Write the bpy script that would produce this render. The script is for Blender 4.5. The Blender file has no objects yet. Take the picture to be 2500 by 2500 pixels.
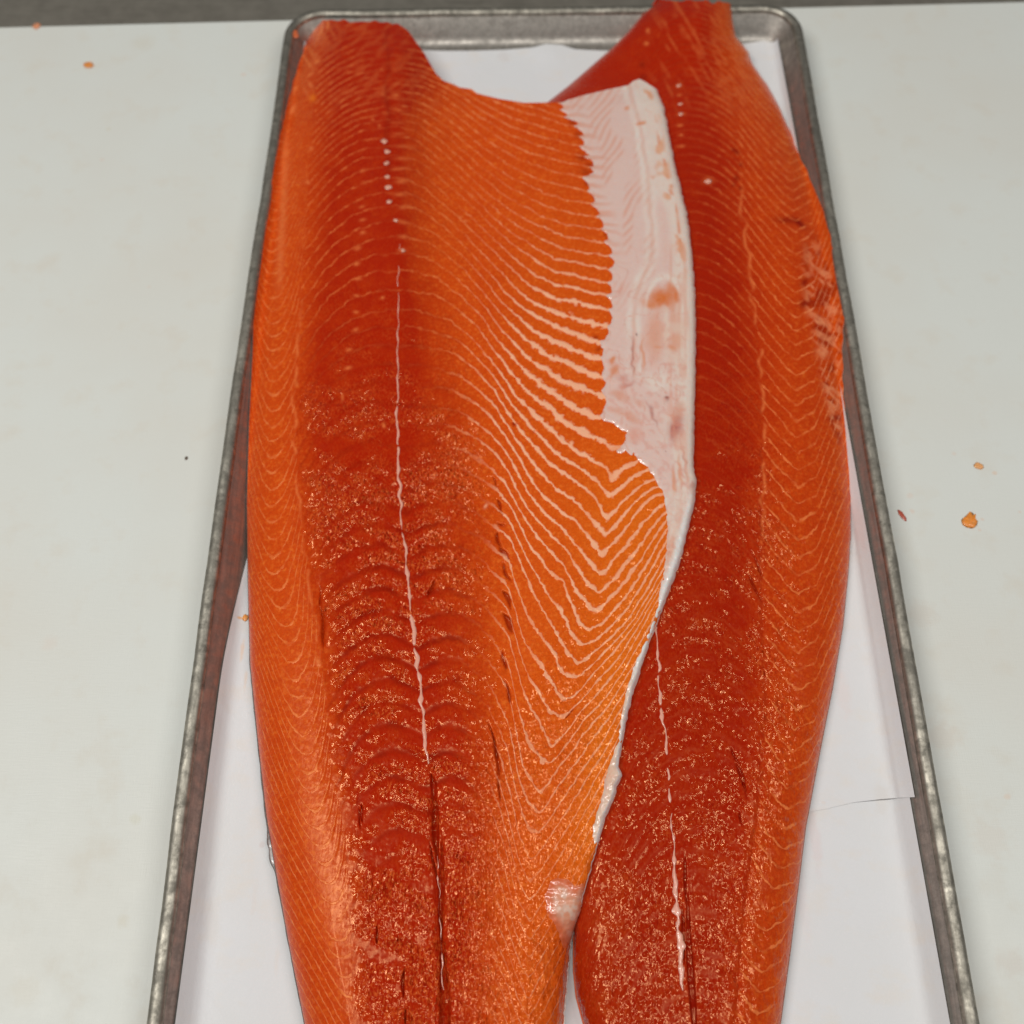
import bpy, math
import numpy as np
from mathutils import Vector, Matrix

# ------------------------------------------------------------------ camera, world, lamps
F_PX, CX, CY, PITCH, CAM_Z = 2685.0, 1250.0, 1250.0, math.radians(62.0), 0.6025
SP, CP = math.sin(PITCH), math.cos(PITCH)
S = bpy.context.scene
COL = S.collection

cam_d = bpy.data.cameras.new('camera')
cam = bpy.data.objects.new('camera', cam_d)
COL.objects.link(cam)
cam.location = (0, 0, CAM_Z)
cam.rotation_euler = (math.pi / 2 - PITCH, 0, 0)
cam_d.sensor_width = 36.0
cam_d.lens = F_PX / 2500.0 * 36.0
cam_d.clip_start = 0.02
cam_d.clip_end = 50
cam_d.dof.use_dof = True
cam_d.dof.focus_distance = 0.575
cam_d.dof.aperture_fstop = 6.5
S.camera = cam

W = bpy.data.worlds.new('World')
S.world = W
W.use_nodes = True
bg = W.node_tree.nodes['Background']
bg.inputs['Color'].default_value = (0.93, 0.97, 1.0, 1)
bg.inputs['Strength'].default_value = 0.105


def area_lamp(name, loc, target, sx, sy, energy, col=(1, 0.985, 0.95)):
    d = bpy.data.lights.new(name, 'AREA')
    d.shape = 'RECTANGLE'
    d.size, d.size_y, d.energy, d.color = sx, sy, energy, col
    o = bpy.data.objects.new(name, d)
    COL.objects.link(o)
    o.location = loc
    o.rotation_euler = (Vector(target) - Vector(loc)).to_track_quat('-Z', 'Y').to_euler()
    return o


area_lamp('ceiling_lamp', (-1.18, 0.16, 1.95), (0, 0.38, 0), 0.13, 0.95, 23)
area_lamp('ceiling_lamp', (1.18, 0.16, 1.95), (0, 0.38, 0), 0.13, 0.95, 12.5)
area_lamp('ceiling_lamp', (-0.1, -0.15, 2.1), (0, 0.38, 0), 0.7, 0.13, 12)
S.view_settings.view_transform = 'Standard'
S.view_settings.look = 'None'
S.view_settings.exposure = 0.0
S.view_settings.gamma = 1.0


# ------------------------------------------------------------------ helpers
def unproj(x, y, z):
    """world points on the horizontal level z that lie at photo pixel (x, y) (2500 px photo)"""
    x = np.asarray(x, float); y = np.asarray(y, float); z = np.asarray(z, float)
    u = (x - CX) / F_PX
    v = (y - CY) / F_PX
    dy = CP - v * SP
    dz = -SP - v * CP
    t = (z - CAM_Z) / dz
    return np.stack([u * t, dy * t, np.broadcast_to(z, np.shape(u * t))], -1)


def sst(a, b, x):
    t = np.clip((x - a) / (b - a), 0, 1)
    return t * t * (3 - 2 * t)


def vnoise(x, y, sx, sy, seed):
    """smooth value noise 0..1"""
    rng = np.random.default_rng(seed)
    tab = rng.random((256, 256))
    gx, gy = x / sx, y / sy
    ix, iy = np.floor(gx).astype(int), np.floor(gy).astype(int)
    fx, fy = gx - ix, gy - iy
    fx = fx * fx * (3 - 2 * fx); fy = fy * fy * (3 - 2 * fy)
    g = lambda a, b: tab[(iy + b) % 256, (ix + a) % 256]
    return (g(0, 0) * (1 - fx) + g(1, 0) * fx) * (1 - fy) + (g(0, 1) * (1 - fx) + g(1, 1) * fx) * fy


def sdist(px, py, poly):
    """signed distance to a polygon, positive inside (photo pixels)"""
    P = np.asarray(poly, float)
    Q = np.roll(P, -1, 0)
    best = np.full(px.shape, 1e18)
    ins = np.zeros(px.shape, bool)
    for (x0, y0), (x1, y1) in zip(P, Q):
        ex, ey = x1 - x0, y1 - y0
        L = ex * ex + ey * ey + 1e-9
        t = np.clip(((px - x0) * ex + (py - y0) * ey) / L, 0, 1)
        dx, dy = px - (x0 + t * ex), py - (y0 + t * ey)
        best = np.minimum(best, dx * dx + dy * dy)
        if y0 != y1:
            c = ((y0 > py) != (y1 > py)) & (px < (x1 - x0) * (py - y0) / (y1 - y0) + x0)
            ins ^= c
    d = np.sqrt(best)
    return np.where(ins, d, -d)


def mesh_obj(name, verts, faces, mat, parent=None, smooth=True):
    me = bpy.data.meshes.new(name)
    verts = np.asarray(verts, np.float32).reshape(-1, 3)
    if isinstance(faces, np.ndarray) and faces.ndim == 2:
        n, k = faces.shape
        me.vertices.add(len(verts)); me.vertices.foreach_set('co', verts.ravel())
        me.loops.add(n * k); me.loops.foreach_set('vertex_index', faces.astype(np.int32).ravel())
        me.polygons.add(n)
        me.polygons.foreach_set('loop_start', (np.arange(n) * k).astype(np.int32))
        me.update(calc_edges=True)
        me.validate()
    else:
        me.from_pydata([tuple(v) for v in verts], [], [tuple(f) for f in faces])
        me.update()
    me.polygons.foreach_set('use_smooth', np.full(len(me.polygons), smooth))
    if mat:
        me.materials.append(mat)
    o = bpy.data.objects.new(name, me)
    COL.objects.link(o)
    if parent is not None:
        o.parent = parent
        o.matrix_parent_inverse = parent.matrix_world.inverted()
    return o


def fattr(o, name, vals):
    a = o.data.attributes.new(name, 'FLOAT', 'POINT')
    a.data.foreach_set('value', np.asarray(vals, np.float32).ravel())


def cattr(o, name, rgb):
    rgb = np.asarray(rgb, np.float32).reshape(-1, 3)
    a = o.data.color_attributes.new(name, 'FLOAT_COLOR', 'POINT')
    a.data.foreach_set('color', np.concatenate([rgb, np.ones((len(rgb), 1), np.float32)], 1).ravel())


def tag(o, label=None, cat=None, group=None, kind=None):
    for k, v in (('label', label), ('category', cat), ('group', group), ('kind', kind)):
        if v:
            o[k] = v
    return o


def empty(name, loc):
    o = bpy.data.objects.new(name, None)
    COL.objects.link(o)
    o.location = loc
    o.empty_display_size = 0.02
    bpy.context.view_layer.update()
    return o


def grid_faces(nr, nc):
    i = np.arange((nr - 1) * nc).reshape(nr - 1, nc)[:, :-1].ravel()
    return np.stack([i, i + nc, i + nc + 1, i + 1], 1)


class NT:
    """short-hand for node building"""
    def __init__(self, name):
        self.m = bpy.data.materials.new(name)
        self.m.use_nodes = True
        self.t = self.m.node_tree
        self.b = self.t.nodes['Principled BSDF']

    def n(self, typ, **kw):
        nd = self.t.nodes.new(typ)
        for k, v in kw.items():
            setattr(nd, k, v)
        return nd

    def put(self, sock, v):
        if isinstance(v, bpy.types.NodeSocket):
            self.t.links.new(v, sock)
        elif isinstance(v, (tuple, list)):
            sock.default_value = tuple(v) + ((1.0,) if len(v) == 3 and len(sock.default_value) == 4 else ())
        else:
            sock.default_value = v

    def math(self, op, a, b=0.0, c=None, clamp=False):
        nd = self.n('ShaderNodeMath', operation=op, use_clamp=clamp)
        self.put(nd.inputs[0], a); self.put(nd.inputs[1], b)
        if c is not None:
            self.put(nd.inputs[2], c)
        return nd.outputs[0]

    def sstep(self, a, b, x):
        nd = self.n('ShaderNodeMapRange', interpolation_type='SMOOTHSTEP')
        self.put(nd.inputs['Value'], x); self.put(nd.inputs['From Min'], a); self.put(nd.inputs['From Max'], b)
        return nd.outputs[0]

    def rng(self, x, a, b, c, d):
        nd = self.n('ShaderNodeMapRange')
        for k, v in (('Value', x), ('From Min', a), ('From Max', b), ('To Min', c), ('To Max', d)):
            self.put(nd.inputs[k], v)
        return nd.outputs[0]

    def mix(self, f, a, b, blend='MIX'):
        nd = self.n('ShaderNodeMix', data_type='RGBA', blend_type=blend)
        self.put(nd.inputs[0], f); self.put(nd.inputs[6], a); self.put(nd.inputs[7], b)
        return nd.outputs[2]

    def attr(self, name, out='Fac'):
        nd = self.n('ShaderNodeAttribute', attribute_name=name)
        return nd.outputs[out]

    def coords(self, scale=(1, 1, 1), rot=(0, 0, 0)):
        tc = self.n('ShaderNodeTexCoord')
        mp = self.n('ShaderNodeMapping')
        self.t.links.new(tc.outputs['Object'], mp.inputs['Vector'])
        mp.inputs['Scale'].default_value = scale
        mp.inputs['Rotation'].default_value = rot
        return mp.outputs[0]

    def noise(self, vec, scale, detail=2, rough=0.5, out='Fac', dist=0.0):
        nd = self.n('ShaderNodeTexNoise')
        self.put(nd.inputs['Vector'], vec)
        nd.inputs['Scale'].default_value = scale
        nd.inputs['Detail'].default_value = detail
        nd.inputs['Roughness'].default_value = rough
        nd.inputs['Distortion'].default_value = dist
        return nd.outputs[out]

    def bump(self, h, strength, dist, normal=None):
        nd = self.n('ShaderNodeBump')
        self.put(nd.inputs['Height'], h); self.put(nd.inputs['Strength'], strength)
        nd.inputs['Distance'].default_value = dist
        if normal is not None:
            self.put(nd.inputs['Normal'], normal)
        return nd.outputs[0]

    def set(self, **kw):
        for k, v in kw.items():
            self.put(self.b.inputs[k.replace('_', ' ')], v)
        return self.m


# ------------------------------------------------------------------ materials
def flesh_material():
    N = NT('salmon_flesh')
    co = N.coords()
    n_lo = N.noise(co, 70, 2)
    n_mid = N.noise(co, 260, 3)
    n_hi = N.noise(co, 1100, 3, 0.6)
    warp = N.math('ADD', N.math('MULTIPLY_ADD', n_lo, 0.5, -0.25), N.math('MULTIPLY_ADD', n_mid, 0.34, -0.17))
    isd = N.math('GREATER_THAN', N.attr('dorsal'), 0.5)
    phc, phd = N.attr('phase'), N.attr('phase_dorsal')
    ph = N.math('ADD', N.math('ADD', N.math('MULTIPLY', phd, isd), N.math('MULTIPLY', phc, N.math('SUBTRACT', 1.0, isd))), warp)
    fr = N.math('FRACT', ph)
    d = N.math('SUBTRACT', 0.5, N.math('ABSOLUTE', N.math('SUBTRACT', fr, 0.5)))
    w = N.math('MULTIPLY', N.attr('width'), N.rng(N.noise(co, 230, 3), 0.32, 0.68, 0.40, 1.65))
    line = N.math('SUBTRACT', 1.0, N.sstep(N.math('MULTIPLY', w, 0.45), N.math('MULTIPLY', w, 1.15), d))
    wide = N.math('SUBTRACT', 1.0, N.sstep(0.02, 0.24, d))
    brk = N.math('MAXIMUM', N.rng(N.noise(co, 150, 4), 0.38, 0.6, 0.22, 1.05), N.attr('fat'))
    pale_l = N.math('MULTIPLY', N.math('MULTIPLY', line, N.attr('pale')), brk)
    pale_all = N.math('MAXIMUM', pale_l, N.math('MULTIPLY', N.attr('extra_pale'), N.rng(n_mid, 0.3, 0.62, 0.5, 1.1)), clamp=True)
    red = N.math('ADD', N.attr('red'), N.math('ADD', N.math('MULTIPLY_ADD', n_lo, 0.5, -0.25), N.math('MULTIPLY_ADD', n_mid, 0.4, -0.2)), clamp=True)
    base = N.mix(red, (0.70, 0.078, 0.005), (0.43, 0.0135, 0.0010))
    base = N.mix(N.attr('yellow'), base, (0.82, 0.165, 0.008))
    # flecks and mottling of the cut fibres
    base = N.mix(N.rng(n_hi, 0.35, 0.7, 0.0, 0.32), base, (0.26, 0.006, 0.001))
    base = N.mix(N.math('MULTIPLY', N.rng(N.noise(co, 420, 3), 0.5, 0.75, 0.0, 0.5), N.math('SUBTRACT', 1.0, red)), base, (0.90, 0.22, 0.03))
    fleck = N.rng(N.noise(N.coords((1, 0.5, 1), (0, 0, 0.4)), 1000, 3, 0.65), 0.47, 0.68, 0.0, 0.7)
    base = N.mix(N.math('MULTIPLY', fleck, N.attr('grain'), clamp=True), base, (0.72, 0.13, 0.025))
    dmod = N.rng(N.noise(co, 85, 3), 0.38, 0.62, 0.1, 1.0)
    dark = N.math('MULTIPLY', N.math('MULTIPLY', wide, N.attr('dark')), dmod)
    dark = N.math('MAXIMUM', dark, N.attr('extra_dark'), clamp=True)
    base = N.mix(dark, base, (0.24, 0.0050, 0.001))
    whit = N.math('MULTIPLY', N.attr('fat'), 1.0, clamp=True)
    palec = N.mix(whit, (0.82, 0.205, 0.055), (0.90, 0.45, 0.27))
    base = N.mix(pale_all, base, palec)
    # relief
    g1 = N.noise(N.coords((1, 0.62, 1), (0, 0, 0.35)), 840, 1.6, 0.5)
    g2 = N.noise(co, 330, 1, 0.4)
    grain = N.math('ADD', N.math('MULTIPLY', g1, 1.0), N.math('MULTIPLY', g2, 0.8))
    nrm = N.bump(grain, N.math('MULTIPLY_ADD', N.attr('grain'), 0.55, 0.05), 0.00075)
    nrm = N.bump(N.math('SUBTRACT', N.math('MULTIPLY', pale_l, 0.8), N.math('MULTIPLY', N.math('MULTIPLY', wide, N.attr('dark')), 0.6)), 0.4, 0.0005, nrm)
    # cut fibre ends: small wet facets, each tilted its own way
    wv = N.n('ShaderNodeTexNoise'); wv.inputs['Scale'].default_value = 500; wv.inputs['Detail'].default_value = 2
    N.t.links.new(co, wv.inputs['Vector'])
    nv = nrm
    for sc_, st_, rot, k in ((780, (1, 0.62, 1), 0.35, N.math('MULTIPLY', N.attr('grain'), N.math('SUBTRACT', 1.0, N.attr('tail')))), (700, (1.5, 0.34, 1), 0.06, N.math('MULTIPLY', N.attr('grain'), N.attr('tail')))):
        ad = N.n('ShaderNodeVectorMath', operation='MULTIPLY_ADD')
        N.t.links.new(wv.outputs['Color'], ad.inputs[0]); ad.inputs[1].default_value = (0.0016, 0.0016, 0.0016); N.t.links.new(N.coords(st_, (0, 0, rot)), ad.inputs[2])
        vo = N.n('ShaderNodeTexVoronoi'); vo.inputs['Scale'].default_value = sc_
        N.t.links.new(ad.outputs[0], vo.inputs['Vector'])
        sb = N.n('ShaderNodeVectorMath', operation='SUBTRACT'); N.t.links.new(vo.outputs['Color'], sb.inputs[0]); sb.inputs[1].default_value = (0.5, 0.5, 0.5)
        ml = N.n('ShaderNodeVectorMath', operation='SCALE'); N.t.links.new(sb.outputs[0], ml.inputs[0]); N.put(ml.inputs['Scale'], N.math('MULTIPLY', k, 0.8))
        sm = N.n('ShaderNodeVectorMath', operation='ADD'); N.t.links.new(nv, sm.inputs[0]); N.t.links.new(ml.outputs[0], sm.inputs[1])
        nv = sm.outputs[0]
    no = N.n('ShaderNodeVectorMath', operation='NORMALIZE'); N.t.links.new(nv, no.inputs[0])
    nrm = no.outputs[0]
    N.set(Base_Color=base, Roughness=N.math('ADD', N.rng(n_mid, 0.3, 0.7, 0.10, 0.17), N.math('MULTIPLY', N.math('SUBTRACT', 1.0, N.sstep(0.08, 0.38, N.attr('grain'))), 0.15)), Normal=nrm, IOR=1.46, Specular_Tint=(1.0, 0.60, 0.30),
          Subsurface_Weight=0.06, Subsurface_Radius=(1.0, 0.28, 0.10), Subsurface_Scale=0.0022)
    return N.m


def painted_material(name, rough=0.4, bump=0.3, sss=0.15, nscale=500, coat=0.2):
    N = NT(name)
    co = N.coords()
    n1 = N.noise(co, nscale, 3, 0.6)
    c = N.mix(N.rng(n1, 0.3, 0.75, 0.0, 0.22), N.attr('tint', 'Color'), (0.80, 0.42, 0.32))
    nrm = N.bump(N.noise(co, nscale * 0.6, 3), bump, 0.0009)
    N.set(Base_Color=c, Roughness=rough, Normal=nrm, Subsurface_Weight=sss, Subsurface_Radius=(1, 0.5, 0.35),
          Subsurface_Scale=0.0015, Coat_Weight=coat, Coat_Roughness=0.12)
    return N.m


def steel_material(name, base, rough, grime=0.3, stretch=(60, 4, 60), metal=1.0):
    N = NT(name)
    st = N.noise(N.coords(stretch), 12, 4, 0.6)
    sp = N.noise(N.coords(), 160, 4, 0.65)
    bl = N.noise(N.coords(), 14, 3)
    c = N.mix(N.rng(sp, 0.38, 0.62, grime, 0.0), base, tuple(v * 0.35 for v in base))
    c = N.mix(N.rng(st, 0.4, 0.65, 0.0, grime), c, tuple(v * 0.5 for v in base))
    r = N.math('ADD', N.rng(sp, 0.3, 0.7, rough + 0.12, rough - 0.05), N.math('MULTIPLY_ADD', bl, 0.2, -0.1))
    nrm = N.bump(N.math('ADD', st, N.math('MULTIPLY', sp, 0.8)), 0.25, 0.0005)
    N.set(Base_Color=c, Metallic=metal, Roughness=r, Normal=nrm)
    return N.m


def stain_spots(N, spots, base):
    """warm stains lying on a board: (x, y, rx, ry, colour, strength) in metres"""
    tc = N.n('ShaderNodeTexCoord').outputs['Object']
    wob = N.noise(N.coords(), 220, 3)
    for x, y, rx, ry, c, s in spots:
        mp = N.n('ShaderNodeMapping', vector_type='TEXTURE')
        N.t.links.new(tc, mp.inputs['Vector'])
        mp.inputs['Location'].default_value = (x, y, 0)
        mp.inputs['Scale'].default_value = (rx, ry, 1)
        ln = N.n('ShaderNodeVectorMath', operation='LENGTH')
        N.t.links.new(mp.outputs[0], ln.inputs[0])
        f = N.math('MULTIPLY', N.sstep(1.0, 0.25, N.math('ADD', ln.outputs['Value'], N.math('MULTIPLY_ADD', wob, 1.2, -0.6))), s)
        base = N.mix(f, base, c)
    return base


FLESH = flesh_material()

# ------------------------------------------------------------------ counter and board
def px_xy(x, y, z=0.0):
    p = unproj(x, y, z)
    return float(p[0]), float(p[1])


cN = NT('counter_steel')
cs = cN.noise(cN.coords((3, 40, 1)), 10, 4)
cb = cN.noise(cN.coords(), 60, 4, 0.6)
cc = cN.mix(cN.rng(cb, 0.35, 0.65, 0, 0.6), (0.22, 0.20, 0.165), (0.13, 0.117, 0.095))
cc = cN.mix(cN.rng(cs, 0.4, 0.7, 0, 0.4), cc, (0.27, 0.245, 0.205))
cN.set(Base_Color=cc, Metallic=0.35, Roughness=0.5, Normal=cN.bump(cs, 0.2, 0.0006))
ctr = mesh_obj('counter', [(-1.4, -1.0, -0.026), (1.4, -1.0, -0.026), (1.4, 1.6, -0.026), (-1.4, 1.6, -0.026)], [(0, 1, 2, 3)], cN.m)
tag(ctr, kind='structure')

bN = NT('board_plastic')
b_lo = bN.noise(bN.coords(), 7, 3)
b_md = bN.noise(bN.coords(), 38, 4, 0.6)
b_sc = bN.math('ADD', bN.noise(bN.coords((9, 90, 1), (0, 0, 0.5)), 12, 3), bN.noise(bN.coords((110, 8, 1), (0, 0, 0.3)), 14, 3))
bc = bN.mix(bN.rng(b_lo, 0.38, 0.68, 0, 0.6), (0.675, 0.688, 0.645), (0.66, 0.635, 0.57))
bc = bN.mix(bN.rng(b_md, 0.54, 0.74, 0, 0.28), bc, (0.62, 0.54, 0.43))
O1, O2 = (0.75, 0.30, 0.06), (0.72, 0.36, 0.20)
spots = []
for (x, y, rp, c, s) in [(2390, 1138, 14, O1, .35), (2428, 1155, 9, O1, .25), (2330, 1107, 8, O2, .18), (2222, 1210, 12, O2, .15),
                         (2227, 1248, 10, O2, .22), (2398, 1268, 7, O2, .25), (2392, 1294, 6, O2, .25), (2370, 1276, 26, O1, .3),
                         (2490, 1250, 6, O2, .2), (595, 182, 9, O2, .22), (218, 160, 18, O1, .3), (365, 700, 7, O2, .12),
                         (265, 315, 9, (0.6, 0.55, 0.4), .3), (250, 390, 8, O2, .12), (350, 105, 40, (0.60, 0.53, 0.40), .22),
                         (120, 1570, 30, O2, .08), (2460, 1945, 14, O1, .16), (90, 66, 12, O1, .3), (2250, 1500, 60, (0.58, 0.46, 0.36), .22),
                         (2300, 1800, 70, (0.62, 0.50, 0.40), .25), (2420, 2050, 80, (0.62, 0.50, 0.40), .2), (2470, 2350, 60, (0.58, 0.48, 0.40), .25),
                         (330, 2000, 22, (0.58, 0.55, 0.40), .3), (300, 2250, 26, (0.60, 0.54, 0.40), .25), (60, 2420, 60, (0.60, 0.54, 0.42), .2)]:
    X, Y = px_xy(x, y)
    r = rp / (1040 + 0.42 * y) * 0.29
    spots.append((X, Y, r * 1.3, r * 1.2, c, s))
bc = stain_spots(bN, spots, bc)
bN.set(Base_Color=bc, Roughness=bN.rng(b_md, 0.3, 0.7, 0.42, 0.55), Normal=bN.bump(b_sc, 0.25, 0.0004), Specular_IOR_Level=0.35)
A1, A2 = px_xy(0, 64.7), px_xy(2500, 2.6)
ux, uy = A2[0] - A1[0], A2[1] - A1[1]
L = math.hypot(ux, uy); ux /= L; uy /= L
nx, ny = uy, -ux                      # towards the viewer
mx, my = (A1[0] + A2[0]) / 2, (A1[1] + A2[1]) / 2
HW, DP, TH, BV = 0.62, 1.05, 0.025, 0.0018
def bpt(a, d, z): return (mx + ux * a + nx * d, my + uy * a + ny * d, z)
rings = []
for (ins, z) in ((0, -TH), (0, -BV), (BV * 0.3, -BV * 0.3), (BV, 0)):
    rings.append([bpt(-HW + ins, ins, z), bpt(HW - ins, ins, z), bpt(HW - ins, DP - ins, z), bpt(-HW + ins, DP - ins, z)])
bv = [p for r in rings for p in r]
bf = [(i * 4 + j, i * 4 + (j + 1) % 4, i * 4 + 4 + (j + 1) % 4, i * 4 + 4 + j)[::-1] for i in range(3) for j in range(4)] + [(15, 14, 13, 12)[::-1], (0, 1, 2, 3)[::-1]]
board = mesh_obj('cutting_board', bv, bf, bN.m, smooth=False)
tag(board, 'large white plastic cutting board lying under the metal tray, stained near its right side', 'cutting board')

# ------------------------------------------------------------------ sheet pan
RIM_Z, BEAD = 0.022, 0.0040
def line_at(p0, p1, y):
    return p0[0] + (p1[0] - p0[0]) * (y - p0[1]) / (p1[1] - p0[1])
K = 2500 / 1932
c_tl = px_xy(*(np.array([541.0, 14.0]) * K), RIM_Z)
c_tr = px_xy(*(np.array([1508.0, 3.0]) * K), RIM_Z)
l_b = px_xy(274.0 * K, 1932 * K, RIM_Z)
r_b = px_xy(1854.0 * K, 1932 * K, RIM_Z)
def ext(p, q, y): 
    t = (y - p[1]) / (q[1] - p[1]); return (p[0] + (q[0] - p[0]) * t, y)
YB = min(l_b[1], r_b[1]) - 0.09
c_bl, c_br = ext(c_tl, l_b, YB), ext(c_tr, r_b, YB)
QUAD = [np.array(c_bl), np.array(c_br), np.array(c_tr), np.array(c_tl)]   # counter-clockwise


_by = np.array([14, 300, 550, 950, 1250, 1550, 1900, 2300]) * K
_bY = unproj(np.full(8, CX), _by, RIM_Z)[:, 1]
_bw = np.array([0, 1.0, 6.5, 8.5, 8.5, 7.0, 1.5, 0]) * K * 0.4 / (0.3235 * (_by / K + 2937)) / K
def bow(x, y):
    """the worn left side of the pan bulges outwards by up to two or three millimetres"""
    return np.interp(-np.asarray(y), -_bY, _bw) * sst(-0.02, -0.13, np.asarray(x))


def rounded_loop(inset, rad, nseg=10):
    """closed loop inset from the outer edge of the pan"""
    out = []
    n = 4
    lines = []
    for i in range(n):
        a, b = QUAD[i], QUAD[(i + 1) % n]
        d = (b - a) / np.linalg.norm(b - a)
        nr = np.array([-d[1], d[0]])
        lines.append((a + nr * inset, d))
    corners = []
    for i in range(n):
        (p, d), (q, e) = lines[i - 1], lines[i]
        M = np.array([[d[0], -e[0]], [d[1], -e[1]]])
        t = np.linalg.solve(M, q - p)
        corners.append((p + d * t[0], d, e))
    for c, d, e in corners:
        r = max(rad - inset, 0.004)
        ang = math.acos(np.clip(np.dot(d, e), -1, 1))
        tl = r * math.tan(ang / 2)
        s = c - d * tl
        nr = np.array([-d[1], d[0]])
        o = s + nr * r
        a0 = math.atan2(*( (s - o)[::-1]))
        for k in range(nseg + 1):
            a = a0 + ang * k / nseg
            out.append(o + r * np.array([math.cos(a), math.sin(a)]))
    # subdivide the long sides a little
    res = []
    m = len(out)
    for i in range(m):
        a, b = out[i], out[(i + 1) % m]
        res.append(a)
        if (i + 1) % (nseg + 1) == 0:
            for k in range(1, 40):
                res.append(a + (b - a) * k / 40)
    return np.array(res)


def sweep(profile, rad, closed, wob=0.0):
    rings = []
    for ins, z in profile:
        Lp = rounded_loop(ins, rad)
        zz = np.full(len(Lp), z)
        Lp = Lp - np.stack([bow(Lp[:, 0], Lp[:, 1]), np.zeros(len(Lp))], 1)
        if wob:
            zz = zz + (vnoise(Lp[:, 0] * 1000, Lp[:, 1] * 1000, 17, 23, 5) - 0.5) * wob
            k = (vnoise(Lp[:, 0] * 1000, Lp[:, 1] * 1000, 29, 31, 6) - 0.5) * wob
            Lp = Lp + np.stack([k, k * 0.6], 1)
        rings.append(np.concatenate([Lp, zz[:, None]], 1))
    n = len(rings[0])
    V = np.concatenate(rings)
    m = len(rings)
    Fc = []
    rr = range(m) if closed else range(m - 1)
    for i in rr:
        j = (i + 1) % m
        for k in range(n):
            Fc.append((i * n + k, i * n + (k + 1) % n, j * n + (k + 1) % n, j * n + k))
    return V, Fc, n


ALU = steel_material('tray_aluminium', (0.52, 0.48, 0.43), 0.52, 0.5, (40, 3, 40))
ALU_RIM = steel_material('tray_rim_aluminium', (0.55, 0.51, 0.43), 0.54, 0.9, (30, 5, 30))
pan = empty('sheet_pan', ((c_tl[0] + c_tr[0]) / 2, (c_tl[1] + YB) / 2, 0.0))
tag(pan, 'worn aluminium sheet pan with rolled rim holding the two salmon fillets', 'sheet pan')
CR = 0.030
prof = [(0.0066, RIM_Z - 0.0026), (0.0080, RIM_Z - 0.0042), (0.0165, 0.0062), (0.0180, 0.0038), (0.0203, 0.0021), (0.0240, 0.0014), (0.05, 0.0013)]
V, Fc, n = sweep(prof, CR, False)
last = len(prof) - 1
Fc.append(tuple(range(last * n, last * n + n)))
# underside
m0 = len(V)
V2, F2, _ = sweep([(0.0066, RIM_Z - 0.0038), (0.0172, 0.0040), (0.0230, 0.0003), (0.05, 0.0003)], CR, False)
V = np.concatenate([V, V2])
Fc += [tuple(i + m0 for i in f[::-1]) for f in F2] + [tuple(range(m0 + 3 * n, m0 + 4 * n))[::-1]]
mesh_obj('tray_body', V, Fc, ALU, pan)
prim = [(BEAD + BEAD * math.cos(a), RIM_Z - BEAD + BEAD * 0.95 * math.sin(a)) for a in np.linspace(0, 2 * math.pi, 14, endpoint=False)]
V, Fc, n = sweep(prim, CR, True, 0.0007)
mesh_obj('rim', V, [f[::-1] for f in Fc], ALU_RIM, pan)


def wall_height(x, y):
    """height of the inside of the pan above the board at a point"""
    best = np.full(np.shape(x), 1e9)
    x = x + bow(x, y)
    for i in (1, 3):
        a, b = QUAD[i], QUAD[(i + 1) % 4]
        d = (b - a) / np.linalg.norm(b - a)
        nr = np.array([-d[1], d[0]])
        best = np.minimum(best, (x - a[0]) * nr[0] + (y - a[1]) * nr[1])
    return np.interp(best, [p[0] for p in prof], [p[1] for p in prof])


# ------------------------------------------------------------------ paper
pN = NT('white_paper')
p1 = pN.noise(pN.coords(), 16, 3)
p2 = pN.noise(pN.coords(), 900, 3)
p3 = pN.noise(pN.coords((1, 1.6, 1)), 45, 4, 0.6)
pc = pN.mix(pN.rng(p1, 0.4, 0.65, 0, 0.4), (0.700, 0.695, 0.702), (0.68, 0.668, 0.65))
pc = pN.mix(pN.rng(p3, 0.52, 0.72, 0, 0.55), pc, (0.72, 0.66, 0.60))
psp = []
for (x, y, rp, sy, c, s) in [(588, 1511, 14, .5, (0.8, 0.38, 0.08), .7), (598, 1505, 8, .8, (0.8, 0.33, 0.05), .8), (592, 1590, 9, 6, (0.78, 0.48, 0.28), .45),
                         (600, 1660, 10, 5, (0.78, 0.5, 0.3), .35), (640, 2062, 12, 1.2, (0.62, 0.52, 0.5), .4), (2090, 1300, 20, 7, (0.72, 0.50, 0.46), .3), (1990, 2050, 26, 6, (0.70, 0.54, 0.52), .3), (2150, 1950, 40, 2, (0.66, 0.60, 0.54), .3), (520, 2250, 40, 3, (0.66, 0.61, 0.56), .3), (1230, 140, 30, 1, (0.62, 0.56, 0.54), .3), (2060, 1700, 36, 3, (0.74, 0.60, 0.56), .30),
                         (2030, 1400, 26, 5, (0.76, 0.56, 0.54), .25), (1960, 2200, 30, 6, (0.72, 0.60, 0.60), .25), (620, 2200, 14, 6, (0.70, 0.63, 0.58), .3),
                         (675, 2350, 14, 6, (0.70, 0.62, 0.56), .3), (1050, 190, 22, .6, (0.66, 0.58, 0.54), .25), (2010, 1960, 12, .6, (.74, .5, .35), .15)]:
    X, Y = px_xy(x, y, 0.002)
    r = rp / (1040 + 0.42 * y) * 0.29
    psp.append((X, Y, r, r * sy, c, s))
pc = stain_spots(pN, psp, pc)
pN.set(Base_Color=pc, Roughness=0.62, Normal=pN.bump(pN.math('ADD', p2, pN.math('MULTIPLY', pN.noise(pN.coords(), 30, 3, 0.5, dist=1.2), 7.0)), 0.16, 0.0007), Specular_IOR_Level=0.25)


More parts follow.
